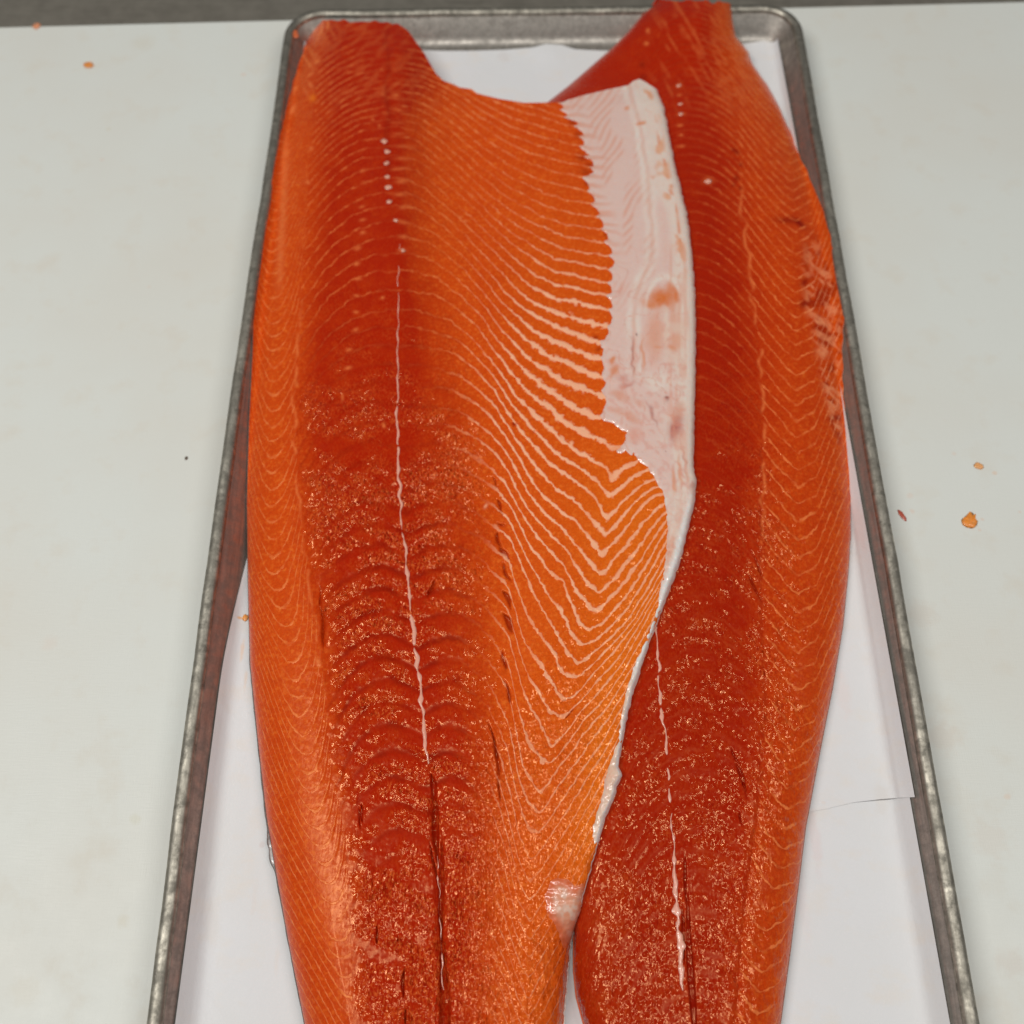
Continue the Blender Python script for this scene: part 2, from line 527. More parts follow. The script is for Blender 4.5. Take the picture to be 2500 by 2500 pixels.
def paper(name, left, right, top, bottom, lift, edge_lift=None, nr=220, nc=120):
    """sheet given by its left / right border (photo px) and wavy top / bottom edges, lying in the pan"""
    u = np.linspace(0, 1, nc); v = np.linspace(0, 1, nr)
    top = np.asarray(top, float) * K; bottom = np.asarray(bottom, float) * K
    xt = np.interp(u, np.linspace(0, 1, len(top)), top[:, 0]); yt = np.interp(u, np.linspace(0, 1, len(top)), top[:, 1])
    xb = np.interp(u, np.linspace(0, 1, len(bottom)), bottom[:, 0]); yb = np.interp(u, np.linspace(0, 1, len(bottom)), bottom[:, 1])
    X = xt[None] * (1 - v[:, None]) + xb[None] * v[:, None]
    Y = yt[None] * (1 - v[:, None]) + yb[None] * v[:, None]
    X = X + (1 - u[None]) ** 5 * 52 * sst(1680, 1050, Y) * sst(130, 420, Y)
    P = unproj(X, Y, 0.002)
    for it in range(3):
        z = wall_height(P[..., 0], P[..., 1]) + lift
        z = z + (vnoise(X, Y, 330, 420, 21) - 0.5) * 0.0006
        if edge_lift is not None:
            z = z + edge_lift(X, Y, u[None], v[:, None])
        P = unproj(X, Y, z)
    V = P.reshape(-1, 3)
    return mesh_obj(name, V, grid_faces(nr, nc), pN.m)


def lift_low(X, Y, u, v):
    return 0.0025 * np.exp(-((X - 1340) / 60) ** 2 - ((Y - 105) / 45) ** 2)
lower = paper('paper_sheet', None, None, [(575, 70), (650, 80), (750, 92), (850, 97), (950, 94), (1000, 90), (1035, 84), (1075, 94), (1200, 97), (1360, 92), (1462, 78)],
              [(316, 2040), (700, 2040), (1100, 2040), (1500, 2040), (1812, 2040)], 0.0006)
tag(lower, 'white paper sheet lining the whole tray floor, uncovered at lower right and left', 'paper sheet', 'paper sheets lining the tray')

def lift_up(X, Y, u, v):
    e = np.clip((v - 0.93) / 0.07, 0, 1)
    return 0.0022 * e * e * np.exp(-((u - 0.80) / 0.10) ** 2) + 0.0022 * np.exp(-((X - 1338) / 50) ** 2 - ((Y - 115) / 40) ** 2)
upper = paper('paper_sheet', None, None, [(700, 90), (800, 96), (900, 96), (960, 95), (1000, 91), (1030, 83), (1060, 85), (1085, 93), (1160, 97), (1300, 95), (1420, 80), (1467, 72)],
              [(760, 1640), (1000, 1610), (1250, 1574), (1400, 1551), (1520, 1533), (1560, 1526), (1610, 1514), (1660, 1508), (1700, 1505), (1726, 1504)], 0.0011, lift_up)
tag(upper, 'upper white paper sheet whose edge ends beside the right fillet near the right rim', 'paper sheet', 'paper sheets lining the tray')

# ------------------------------------------------------------------ fillet geometry
D = lambda pts: np.asarray(pts, float) * K
def along(pts, n):
    """resample a polyline evenly by length"""
    P = np.asarray(pts, float)
    s = np.concatenate([[0], np.cumsum(np.hypot(*np.diff(P, axis=0).T))])
    t = np.linspace(0, s[-1], n)
    return np.stack([np.interp(t, s, P[:, 0]), np.interp(t, s, P[:, 1])], 1)


def smooth_poly(pts, it=2):
    P = np.asarray(pts, float)
    for _ in range(it):
        Q = np.empty((2 * len(P) - 2, 2))
        Q[0::2] = P[:-1] * 0.75 + P[1:] * 0.25
        Q[1::2] = P[:-1] * 0.25 + P[1:] * 0.75
        P = np.concatenate([P[:1], Q, P[-1:]])
    return P


def coons(T, B, Lf, R, nr, nc):
    T, B = along(T, nc), along(B, nc)
    def by_y(P):
        P = np.asarray(P, float)
        return along(P, nr)
    Lf, R = by_y(Lf), by_y(R)
    u = np.linspace(0, 1, nc)[None, :, None]; v = np.linspace(0, 1, nr)[:, None, None]
    G = (1 - v) * T[None] + v * B[None] + (1 - u) * Lf[:, None] + u * R[:, None] \
        - ((1 - v) * ((1 - u) * T[0] + u * T[-1]) + v * ((1 - u) * B[0] + u * B[-1]))
    return G[..., 0], G[..., 1]


YE = 2075       # display row where the fillets end, below the picture
# right fillet (lies underneath)
B_left = D([(1240, 4), (1215, 25), (1185, 60), (1150, 95), (1115, 125), (1075, 160), (1030, 195), (1010, 300), (995, 500), (1000, 800), (1020, 1200), (1050, 1500), (1074, 1700), (1083, 1770), (1083, 1830), (1088, 1880), (1102, 1932), (1135, 2000), (1180, YE)])
B_right = D([(1378, 3), (1383, 40), (1388, 68), (1402, 85), (1412, 98), (1413, 108), (1440, 150), (1475, 210), (1500, 275), (1530, 340), (1555, 400), (1575, 480), (1585, 540), (1592, 600), (1588, 660), (1590, 720), (1597, 800), (1600, 860), (1604, 930), (1605, 1000), (1600, 1080), (1590, 1180), (1570, 1300), (1550, 1400), (1535, 1480), (1520, 1560), (1505, 1680), (1490, 1800), (1472, 1932), (1445, 2010), (1410, YE)])
# left fillet (on top)
A_top = D([(592, 44), (640, 41), (700, 43), (748, 43), (770, 58), (800, 100), (822, 138), (836, 152), (858, 160), (868, 165), (890, 168), (900, 176), (940, 186), (990, 194), (1062, 193), (1072, 188), (1100, 180), (1150, 168), (1185, 161), (1196, 152), (1207, 149), (1220, 156), (1240, 170)])
A_left = D([(592, 44), (580, 75), (560, 130), (550, 165), (543, 195), (527, 260), (518, 310), (512, 350), (499, 450), (484, 560), (478, 610), (477, 660), (470, 800), (466, 950), (468, 1100), (472, 1250), (487, 1400), (503, 1540), (520, 1640), (545, 1780), (575, 1932), (610, YE)])
A_right = D([(1240, 170), (1252, 200), (1275, 320), (1295, 400), (1305, 470), (1311, 560), (1312, 650), (1311, 740), (1308, 830), (1308, 880), (1314, 905), (1309, 950), (1300, 985), (1285, 1050), (1255, 1130), (1225, 1210), (1195, 1300), (1178, 1370), (1170, 1420), (1167, 1445), (1173, 1462), (1163, 1482), (1158, 1505), (1143, 1535), (1128, 1590), (1110, 1650), (1104, 1672), (1098, 1690), (1096, 1718), (1085, 1750), (1076, 1780), (1070, 1850), (1062, 1932), (1040, YE)])


def xi(P, y):
    o = np.argsort(P[:, 1])
    return np.interp(y, P[o, 1], P[o, 0])


def zB_field(x, y):
    l, r = xi(B_left, y), xi(B_right, y)
    a = np.clip((r - x) / 165.0, 0, 1)
    bl = np.clip((x - l) / (90 + 250 * sst(2350, 1500, y)), 0, 1)
    h = 0.0045 + 0.0195 * np.sqrt(1 - (1 - a) ** 2 + 1e-9)
    h2 = 0.0050 + 0.0190 * np.sqrt(np.clip(1 - (1 - bl) ** 2, 0, 1))
    h = np.minimum(h, h2)
    h = h + 0.015 * sst(210, 20, y)
    h = h + 0.0012 * (vnoise(x, y, 260, 420, 31) - 0.5)
    return h


def zA_field(x, y):
    l, r = xi(A_left, y), xi(A_right, y)
    a = np.clip((x - l) / (150 + 60 * sst(500, 1200, y)), 0, 1)
    h = 0.0045 + 0.0225 * np.sqrt(1 - (1 - a) ** 2 + 1e-9)
    top = sst(900, 350, y)
    h = h - 0.012 * top * np.exp(-((x - 1150) / 125) ** 2)
    h = h + 0.0062 * sst(1000, 500, y) * np.exp(-((x - 965) / 62) ** 2) * sst(20, 160, y)
    h = h + 0.0020 * np.exp(-((x - 900) / 90) ** 2) * sst(900, 1300, y)
    h = h - 0.0022 * np.exp(-((x - (1235 + 0 * y)) / 70) ** 2) * sst(1000, 1300, y)
    h = h + 0.0014 * (vnoise(x, y, 240, 380, 41) - 0.5)
    # draped over the right fillet
    over = zB_field(x, y) + 0.0062
    inb = sst(-40, 90, x - xi(B_left, y)) * sst(2290, 2180, y)
    h = h * (1 - inb) + np.maximum(h, over) * inb
    # right border: thin belly edge comes down on the paper near the tail
    e = np.clip((r - x) / 120.0, 0, 1)
    tail = sst(2150, 2330, y)
    h = h * (1 - tail) + np.minimum(h, 0.0045 + 0.0215 * np.sqrt(1 - (1 - e) ** 2 + 1e-9)) * tail
    e2 = np.clip((r - x) / 22.0, 0, 1)
    h = h - 0.0034 * (1 - np.sqrt(1 - (1 - e2) ** 2 + 1e-9))
    return h


# --- muscle line map of the left fillet: traced lines, number -> points (photo px)
KEY = {
 -20: [(765, 70), (799, 40), (836, 15), (880, -5), (967, -20), (1030, -10), (1100, 20), (1241, 90), (1356, 140), (1480, 170)],
 -10: [(765, 240), (799, 210), (836, 185), (880, 165), (967, 150), (1030, 160), (1100, 190), (1160, 225), (1241, 262), (1356, 295), (1480, 330)],
 -6: [(765, 310), (799, 275), (836, 245), (880, 222), (967, 205), (1030, 212), (1080, 235), (1130, 270), (1177, 308), (1241, 348), (1302, 375), (1356, 390), (1470, 415)],
 0: [(765, 411), (799, 374), (836, 343), (880, 320), (967, 308), (1014, 318), (1060, 352), (1100, 388), (1144, 429), (1184, 466), (1235, 506), (1278, 531), (1335, 560), (1379, 577), (1436, 587), (1487, 592)],
 3: [(765, 485), (799, 446), (836, 412), (880, 388), (967, 378), (1014, 388), (1050, 412), (1100, 456), (1150, 499), (1201, 550), (1251, 597), (1309, 634), (1356, 664), (1389, 668), (1436, 678), (1494, 693)],
 5: [(755, 565), (785, 520), (820, 485), (865, 455), (910, 438), (967, 432), (1000, 440), (1040, 462), (1090, 505), (1134, 547), (1201, 610), (1251, 661), (1302, 705), (1362, 730), (1403, 735), (1436, 745), (1494, 758)],
 7: [(752, 640), (785, 592), (820, 556), (865, 525), (910, 508), (967, 500), (1000, 505), (1040, 522), (1085, 555), (1134, 600), (1184, 654), (1235, 715), (1282, 758), (1342, 789), (1403, 816), (1460, 832), (1500, 845)],
 9: [(752, 715), (785, 668), (820, 632), (865, 602), (910, 585), (967, 578), (1010, 583), (1050, 597), (1090, 622), (1140, 665), (1190, 725), (1235, 780), (1275, 820), (1315, 854), (1376, 884), (1436, 908), (1477, 919), (1520, 930)],
 11: [(748, 800), (780, 752), (815, 715), (860, 682), (910, 664), (967, 658), (1020, 662), (1070, 680), (1120, 715), (1170, 765), (1208, 820), (1245, 864), (1288, 911), (1335, 948), (1383, 982), (1413, 998), (1470, 1019), (1530, 1035), (1600, 1030)],
 13: [(745, 900), (780, 848), (815, 810), (860, 778), (910, 760), (967, 756), (1000, 757), (1050, 765), (1100, 785), (1150, 822), (1190, 870), (1228, 921), (1258, 965), (1295, 1005), (1342, 1042), (1369, 1076), (1413, 1106), (1460, 1126), (1480, 1140), (1492, 1173), (1534, 1136), (1564, 1123), (1610, 1112)],
 15: [(745, 975), (775, 925), (815, 885), (865, 855), (910, 842), (950, 842), (975, 845), (1020, 842), (1070, 850), (1120, 870), (1165, 905), (1205, 950), (1235, 1000), (1268, 1049), (1302, 1086), (1349, 1136), (1393, 1170), (1436, 1197), (1463, 1224), (1480, 1271), (1524, 1220), (1571, 1180), (1605, 1168), (1640, 1160)],
 17: [(748, 1065), (775, 1015), (815, 975), (865, 945), (910, 932), (950, 938), (975, 945), (1020, 940), (1065, 945), (1115, 960), (1160, 985), (1200, 1020), (1235, 1065), (1268, 1116), (1290, 1160), (1322, 1207), (1366, 1244), (1413, 1278), (1450, 1332), (1470, 1358), (1510, 1310), (1550, 1258), (1590, 1215), (1640, 1195)],
 19: [(750, 1155), (775, 1105), (815, 1068), (865, 1038), (910, 1025), (955, 1035), (985, 1045), (1020, 1036), (1065, 1036), (1115, 1048), (1165, 1070), (1205, 1105), (1240, 1150), (1268, 1205), (1300, 1255), (1340, 1300), (1385, 1345), (1410, 1390), (1436, 1424), (1463, 1450), (1510, 1400), (1560, 1335), (1610, 1265), (1640, 1235)],
 21: [(755, 1250), (780, 1205), (820, 1165), (870, 1135), (915, 1125), (960, 1135), (990, 1148), (1030, 1132), (1075, 1130), (1115, 1140), (1165, 1160), (1205, 1190), (1240, 1225), (1270, 1285), (1300, 1340), (1340, 1390), (1376, 1420), (1389, 1464), (1413, 1518), (1440, 1538), (1470, 1522), (1520, 1468), (1570, 1395), (1610, 1320), (1640, 1275)],
 23: [(760, 1345), (785, 1300), (825, 1262), (870, 1235), (920, 1225), (965, 1238), (995, 1250), (1035, 1232), (1080, 1228), (1120, 1235), (1165, 1255), (1205, 1285), (1245, 1315), (1270, 1370), (1290, 1420), (1320, 1480), (1352, 1535), (1366, 1565), (1389, 1598), (1413, 1619), (1436, 1607), (1487, 1562), (1537, 1508), (1588, 1430), (1620, 1365)],
 25: [(765, 1450), (790, 1405), (830, 1365), (880, 1338), (930, 1328), (975, 1345), (1005, 1360), (1045, 1335), (1085, 1328), (1120, 1335), (1165, 1360), (1205, 1395), (1240, 1432), (1255, 1480), (1275, 1548), (1288, 1582), (1315, 1619), (1349, 1662), (1366, 1696), (1379, 1710), (1410, 1690), (1450, 1645), (1500, 1590), (1550, 1525), (1590, 1460)],
 27: [(775, 1555), (800, 1510), (840, 1472), (890, 1445), (940, 1435), (985, 1455), (1012, 1470), (1050, 1448), (1090, 1440), (1120, 1445), (1165, 1470), (1205, 1505), (1240, 1545), (1255, 1600), (1272, 1669), (1285, 1706), (1309, 1750), (1335, 1800), (1346, 1827), (1386, 1785), (1423, 1732), (1470, 1680), (1520, 1620), (1560, 1545)],
 29: [(795, 1665), (820, 1620), (855, 1580), (900, 1555), (950, 1548), (995, 1568), (1020, 1585), (1055, 1565), (1095, 1555), (1125, 1560), (1165, 1585), (1205, 1625), (1240, 1680), (1255, 1760), (1272, 1857), (1288, 1898), (1319, 1942), (1342, 1905), (1386, 1845), (1436, 1780), (1487, 1720), (1530, 1650)],
 33: [(825, 1910), (850, 1850), (880, 1800), (915, 1775), (965, 1765), (1010, 1785), (1035, 1800), (1060, 1780), (1090, 1770), (1120, 1775), (1160, 1800), (1195, 1850), (1225, 1930), (1245, 2010), (1262, 2090), (1295, 2156), (1330, 2110), (1380, 2030), (1420, 1965), (1460, 1895), (1500, 1820)],
 39: [(850, 2320), (875, 2255), (905, 2200), (940, 2165), (985, 2150), (1030, 2170), (1060, 2185), (1075, 2160), (1095, 2150), (1125, 2160), (1165, 2190), (1205, 2240), (1235, 2300), (1258, 2380), (1290, 2440), (1320, 2385), (1360, 2310), (1390, 2245), (1410, 2190)],
}
KEY[46] = [(x, y + 330) for x, y in KEY[39]]
def phase_map():
    xs = np.arange(680, 1780, 4.0); ys = np.arange(-40, 2760, 4.0)
    ns = sorted(KEY)
    C = []
    for n in ns:
        P = np.array(sorted(KEY[n]))
        y = np.interp(xs, P[:, 0], P[:, 1])
        sl = np.clip((P[1, 1] - P[0, 1]) / (P[1, 0] - P[0, 0]), -1.8, 1.8)
        y = np.where(xs < P[0, 0], P[0, 1] + (xs - P[0, 0]) * sl, y)
        sr = np.clip((P[-1, 1] - P[-2, 1]) / (P[-1, 0] - P[-2, 0]), -2.0, 0.4)
        y = np.where(xs > P[-1, 0], P[-1, 1] + (xs - P[-1, 0]) * sr, y)
        C.append(y)
    C = np.array(C)
    for i in range(1, len(C)):
        C[i] = np.maximum(C[i], C[i - 1] + 9.0 * (ns[i] - ns[i - 1]))
    M = np.array([np.interp(ys, C[:, i], ns) for i in range(len(xs))]).T
    Mp = np.pad(M, ((1, 1), (2, 2)), mode='edge')
    M = sum(Mp[1:-1, k:k + len(xs)] * w for k, w in zip(range(5), (.1, .22, .36, .22, .1)))
    return xs, ys, M


PXS, PYS, PM = phase_map()
def phase_A(x, y):
    gx = np.clip((x - PXS[0]) / 4.0, 0, len(PXS) - 1.001); gy = np.clip((y - PYS[0]) / 4.0, 0, len(PYS) - 1.001)
    ix, iy = gx.astype(int), gy.astype(int)
    fx, fy = gx - ix, gy - iy
    return (PM[iy, ix] * (1 - fx) + PM[iy, ix + 1] * fx) * (1 - fy) + (PM[iy + 1, ix] * (1 - fx) + PM[iy + 1, ix + 1] * fx) * fy


def integ(y, ky, ks):
    """integral of 1/spacing(y)"""
    yy = np.arange(-900, 3300, 5.0)
    s = np.interp(yy, ky, ks)
    return np.interp(y, yy, np.cumsum(5.0 / s))


def pl(y, pts):
    P = np.asarray(pts, float)
    return np.interp(y, P[:, 0], P[:, 1])


D1A = [(0, 790), (292, 765), (444, 752), (572, 748), (700, 738), (835, 728), (936, 721), (1071, 721), (1205, 732), (1267, 737), (1385, 752), (1503, 772), (1614, 785), (1738, 799), (1867, 808), (1968, 829), (2052, 842), (2136, 848), (2350, 858), (2700, 870)]
XBA = [(0, 715), (300, 690), (600, 662), (900, 668), (1240, 660), (1400, 668), (1600, 710), (1700, 725), (1850, 745), (2000, 770), (2200, 810), (2400, 850), (2700, 900)]
MIDA = [(0, 962), (300, 958), (430, 966), (560, 975), (640, 974), (800, 972), (1000, 970), (1150, 974), (1270, 980), (1400, 996), (1550, 1010), (1700, 1028), (1860, 1044), (1960, 1058), (2100, 1068), (2300, 1078), (2500, 1082), (2700, 1085)]
D1B = [(0, 1775), (354, 1802), (532, 1815), (672, 1831), (817, 1852), (942, 1860), (1086, 1864), (1200, 1862), (1453, 1862), (1605, 1869), (1722, 1876), (1824, 1866), (1980, 1853), (2104, 1835), (2212, 1822), (2290, 1813), (2500, 1798), (2700, 1780)]
XBB = [(0, 1900), (300, 1925), (600, 1945), (884, 1945), (1200, 1952), (1500, 1950), (1723, 1950), (1850, 1933), (1992, 1922), (2091, 1915), (2194, 1884), (2247, 1872), (2500, 1850), (2700, 1830)]
MIDB = [(1400, 1590), (1540, 1602), (1600, 1607), (1700, 1612), (1800, 1625), (1900, 1632), (2000, 1640), (2100, 1645), (2200, 1652), (2300, 1660), (2400, 1664), (2500, 1670), (2700, 1680)]
SPC = ([-900, 0, 300, 600, 900, 1300, 1700, 2300, 3300], [9, 12, 18, 28, 36, 44, 48, 50, 50])


def lens(x, y, cx, cy, l, w, a):
    c, s_ = math.cos(a), math.sin(a)
    dx, dy = x - cx, y - cy
    u, v = (dx * c + dy * s_) / (l * 1.15), (-dx * s_ + dy * c) / w
    v = v + 0.35 * np.sin(u * 3 + cx)
    return sst(-0.18, 0.5, (1 - u * u) * (0.75 + 0.25 * np.cos(u * 2 + cy)) - np.abs(v)) * (np.abs(u) < 1.3)


def spot(x, y, cx, cy, rx, ry, ang=0.0, hard=2.0):
    c, s = math.cos(ang), math.sin(ang)
    dx, dy = x - cx, y - cy
    u, v = (dx * c + dy * s) / rx, (-dx * s + dy * c) / ry
    return np.exp(-(u * u + v * v) ** hard)


def rest_on_pan(x, y, z, gap=0.0014):
    """lift a sheet so that its borders lie on the sloping pan walls instead of cutting them"""
    h, k = z, 0.0022
    for _ in range(8):
        P = unproj(x, y, z)
        d = wall_height(P[..., 0], P[..., 1]) + gap - h
        z = np.where(d > -0.012, h + k * np.log1p(np.exp(np.clip(d / k, -30, 30))), h)
    return z


# ------------------------------------------------------------------ right fillet
def skirt(parent, name, G, Zt, Zb, loops, mat, tint, bulge=0.0006):
    """closed side wall and underside of a fillet"""
    nr, nc = Zt.shape
    idx = [(r, 0) for r in range(0, nr)] + [(nr - 1, c) for c in range(1, nc)] + [(r, nc - 1) for r in range(nr - 2, -1, -1)] + [(0, c) for c in range(nc - 2, 0, -1)]
    idx = idx[::2]
    rr = np.array([i[0] for i in idx]); ccx = np.array([i[1] for i in idx])
    P = G[rr, ccx]
    tz, bz = Zt[rr, ccx], Zb[rr, ccx]
    nxt, prv = np.roll(P, -3, 0), np.roll(P, 3, 0)
    t = (nxt - prv)[:, :2]
    t /= np.linalg.norm(t, axis=1, keepdims=True) + 1e-12
    nrm = np.stack([t[:, 1], -t[:, 0]], 1)
    cen = P[:, :2].mean(0)
    if ((P[:, :2] - cen) * nrm).sum() < 0:
        nrm = -nrm
    R = []
    for f, b in ((0.0, -0.25), (0.2, 0.6), (0.5, 1.0), (0.8, 0.7), (1.0, -0.5)):
        R.append(np.concatenate([P[:, :2] + nrm * bulge * b, (tz * (1 - f) + bz * f - (0.0002 if f == 0 else 0))[:, None]], 1))
    n = len(P)
    V = np.concatenate(R)
    Fc = []
    for i in range(4):
        for k in range(n):
            Fc.append((i * n + k, (i + 1) * n + k, (i + 1) * n + (k + 1) % n, i * n + (k + 1) % n))
    o = mesh_obj(name, V, Fc, mat, parent)
    tt = np.tile(tint(P, rr / (nr - 1), ccx / (nc - 1)), (5, 1))
    cattr(o, 'tint', tt)
    return o


SKIN = painted_material('salmon_skin', 0.32, 0.25, 0.05, 700, 0.3)
MEMB = painted_material('belly_membrane', 0.30, 0.45, 0.25, 420, 0.6)
BONE = painted_material('bone', 0.4, 0.1, 0.3, 800, 0.3)

nrB, ncB = 860, 300
Bx, By = coons(along(np.array([B_left[0], (B_left[0] + B_right[0]) / 2 + [0, -2], B_right[0]]), 50), np.array([B_left[-1], B_right[-1]]), B_left, B_right, nrB, ncB)
jit = (vnoise(By, Bx * 0, 23, 9, 77) - 0.5) * 5 * sst(1500, 900, By)
Bx = Bx + jit * sst(30, 0, np.abs(Bx - Bx[:, -1:]))
ej = sst(46, 0, By - By[:1]) * ((vnoise(Bx, Bx * 0, 15, 9, 75) - .5) * 9 + (vnoise(Bx, Bx * 0, 41, 9, 76) - .5) * 14)
By = By + ej
zb = rest_on_pan(Bx, By, zB_field(Bx, By))
d1 = pl(By, D1B); xb = pl(By, XBB); mid = pl(By, MIDB)
dx = Bx - xb
rise = np.where(dx < 0, 0.95 * np.sqrt(dx * dx + 60) - 7 + 0.0022 * dx * dx, 0)
rise_r = np.where(dx > 0, 0.55 * dx + 1.9 * np.maximum(dx - 42, 0), 0)
phd = integ(By + rise + rise_r, *SPC)
xp = 1680 + 20 * sst(900, 1700, By)
dc = Bx - xp
fall = np.where(dc > 0, 0.0042 * dc * dc, 0.0055 * dc * dc)
phc = integ(By - fall, *SPC)
dors = (Bx > d1).astype(float)
sd1 = np.abs(Bx - d1)
wig = (vnoise(By, Bx * 0, 26, 9, 3) - 0.5) * 16
redB = sst(90, -80, Bx - d1)
redB = 0.46 + 0.50 * redB - 0.18 * sst(2050, 2200, By) * sst(1560, 1480, Bx)
redB = np.clip(redB + (0.16 - 0.42 * sst(1690, 1790, Bx)) * sst(450, 100, By) - 0.22 * sst(60, 0, xi(B_right, By) - Bx), 0, 1)
patch = vnoise(Bx, By, 34, 26, 8) * 0.6 + vnoise(Bx, By, 90, 70, 9) * 0.4
graB = (0.08 + 0.54 * sst(700, 1350, By)) * (0.45 + 0.95 * sst(0.25, 0.75, patch)) * (0.35 + 0.65 * sst(40, -20, Bx - d1) + 0.55 * spot(Bx, By, 1890, 1500, 60, 700))
graB = graB * (1 - np.where(dors > .5, 0, 0.6) * sst(1000, 1200, By) * np.exp(-((np.abs((phc - 0.06) % 1 - .5) - .5) / .2) ** 2))
pale = np.where(dors > 0.5, 0.75 - 0.2 * sst(700, 300, By), 0.34 * sst(1150, 700, By) * sst(1660, 1790, Bx) + 0.06)
dark = np.where(dors > 0.5, 0.30 * sst(60, 10, dx) * sst(1000, 1400, By) * sst(50, -30, dx), 0.30)
width = np.where(dors > 0.5, 0.075 + 0.035 * sst(40, 90, dx), 0.085)
width = width + 0.10 * sst(700, 200, By)
exp_ = np.exp(-((Bx - d1 - wig) / 3.6) ** 2) * 0.62 * sst(380, 520, By) * sst(1500, 1150, By) * sst(0.25, 0.6, vnoise(Bx, By, 18, 30, 23))
# bruised patch near the back
br = sst(0.35, 1.0, spot(Bx, By, 2010, 740, 52, 190, -0.17, 1.0) * 1.3 + spot(Bx, By, 2045, 1010, 28, 130, -0.2, 1.0))
stre = 0.62 * vnoise(Bx * 0.75 + By * 0.66, By * 0.75 - Bx * 0.66, 30, 8, 13) + 0.38 * vnoise(Bx * .3 + By * .95, By * .3 - Bx * .95, 18, 9, 14)
exp_ = np.maximum(exp_, br * sst(0.46, 0.70, stre) * 0.68)
exd = 0.9 * spot(Bx, By, 1964, 690, 8, 13, 0.6, 1) + 0.9 * spot(Bx, By, 1962, 743, 11, 10, 0, 1) + 0.9 * spot(Bx, By, 2032, 1020, 10, 9, 0.4, 1)
exd += 0.95 * spot(Bx, By, 1953, 546, 17, 7, 0.7, 1) + 0.7 * spot(Bx, By, 1920, 538, 26, 8, 0.1, 1) + br * 0.55 * sst(0.55, 0.8, vnoise(Bx, By, 16, 20, 15))
for (cx, cy, r) in ((1797, 435, 9), (1790, 452, 7), (1808, 402, 6), (1800, 372, 7), (1790, 366, 7), (1808, 460, 6), (1568, 158, 8), (1570, 190, 10)):
    exd += 0.75 * spot(Bx, By, cx, cy, r, r * 0.9, 0, 1)
for (cx, cy, rx, ry) in ((1657, 209, 6, 5), (1659, 232, 6, 3), (1662, 254, 6, 3), (1662, 279, 11, 3), (1660, 306, 8, 3), (1662, 330, 7, 3), (1662, 357, 10, 3), (1578, 106, 6, 5), (1582, 75, 5, 6), (1729, 442, 12, 7)):
    exp_ = np.maximum(exp_, 0.7 * spot(Bx, By, cx, cy, rx, ry, -0.1, 1))
exp_ = np.maximum(exp_, 0.30 * sst(0.45, 0.8, 0.7 * vnoise(Bx * .5 + By * .86, By * .5 - Bx * .86, 48, 8, 93) + 0.3 * vnoise(Bx, By, 15, 13, 97)) * sst(330, 180, By) * sst(1560, 1640, Bx))
gap = 0
for (cx, cy, l, w, a) in ((1812, 1905, 44, 7, 1.22), (1796, 1850, 26, 5, 1.1), (1808, 2000, 18, 4, 1.3), (1676, 2170, 80, 6, 1.5), (1690, 2420, 230, 10, 1.53), (1668, 2280, 70, 7, 1.5), (1846, 1440, 40, 5, 1.1), (1850, 1380, 36, 5, 1.15)):
    gap = np.maximum(gap, lens(Bx, By, cx, cy, l, w, a))
gap = np.clip(gap, 0, 1)
exd = np.clip(np.maximum(exd, 0.34 * sst(40, -90, Bx - d1) * sst(150, 500, By)) + 0.6 * gap, 0, 1)
zb = zb - 0.0016 * gap
zb = zb - 0.0003 * np.where(dors > .5, 0, 1) * np.exp(-((phc % 1 - .5) / .16) ** 2) * dark * 2
zb = zb - 0.0009 * np.exp(-((Bx - d1) / 9) ** 2) * sst(900, 1200, By)
gB = (vnoise(Bx, By, 7, 6, 51) - .5) * 0.00035 + (vnoise(Bx, By, 15, 11, 52) - .5) * 0.0005
zb = zb + gB * np.clip(graB * 1.6, 0, 1)
GB = unproj(Bx, By, zb)
rootB = empty('salmon_fillet', (float(GB[..., 0].mean()), float(GB[..., 1].mean()), 0.0025))
tag(rootB, 'darker red salmon fillet lying underneath along the right rim of the tray', 'salmon fillet', 'salmon fillets on the tray')
fB = mesh_obj('flesh', GB.reshape(-1, 3), grid_faces(nrB, ncB), FLESH, rootB)
for nm, v in (('phase', phc), ('phase_dorsal', phd), ('dorsal', dors), ('red', redB), ('yellow', 0.12 * sst(60, 0, xi(B_right, By) - Bx)), ('grain', np.clip(graB, 0, 1.2)), ('tail', sst(1950, 2250, By)),
              ('pale', pale), ('dark', dark), ('width', width), ('extra_pale', np.clip(exp_, 0, 1)), ('extra_dark', exd), ('fat', 0.35 * br + 0 * Bx)):
    fattr(fB, nm, v)
def tintB(P, v, u):
    c = np.tile(np.array([[0.62, 0.10, 0.02]]), (len(P), 1))
    c[u > 0.9] = (0.34, 0.09, 0.04)
    return c
skirt(rootB, 'skin', GB, zb, np.minimum(np.maximum(0.0032, wall_height(GB[..., 0], GB[..., 1]) + 0.0005), zb - 0.0003), None, SKIN, tintB)

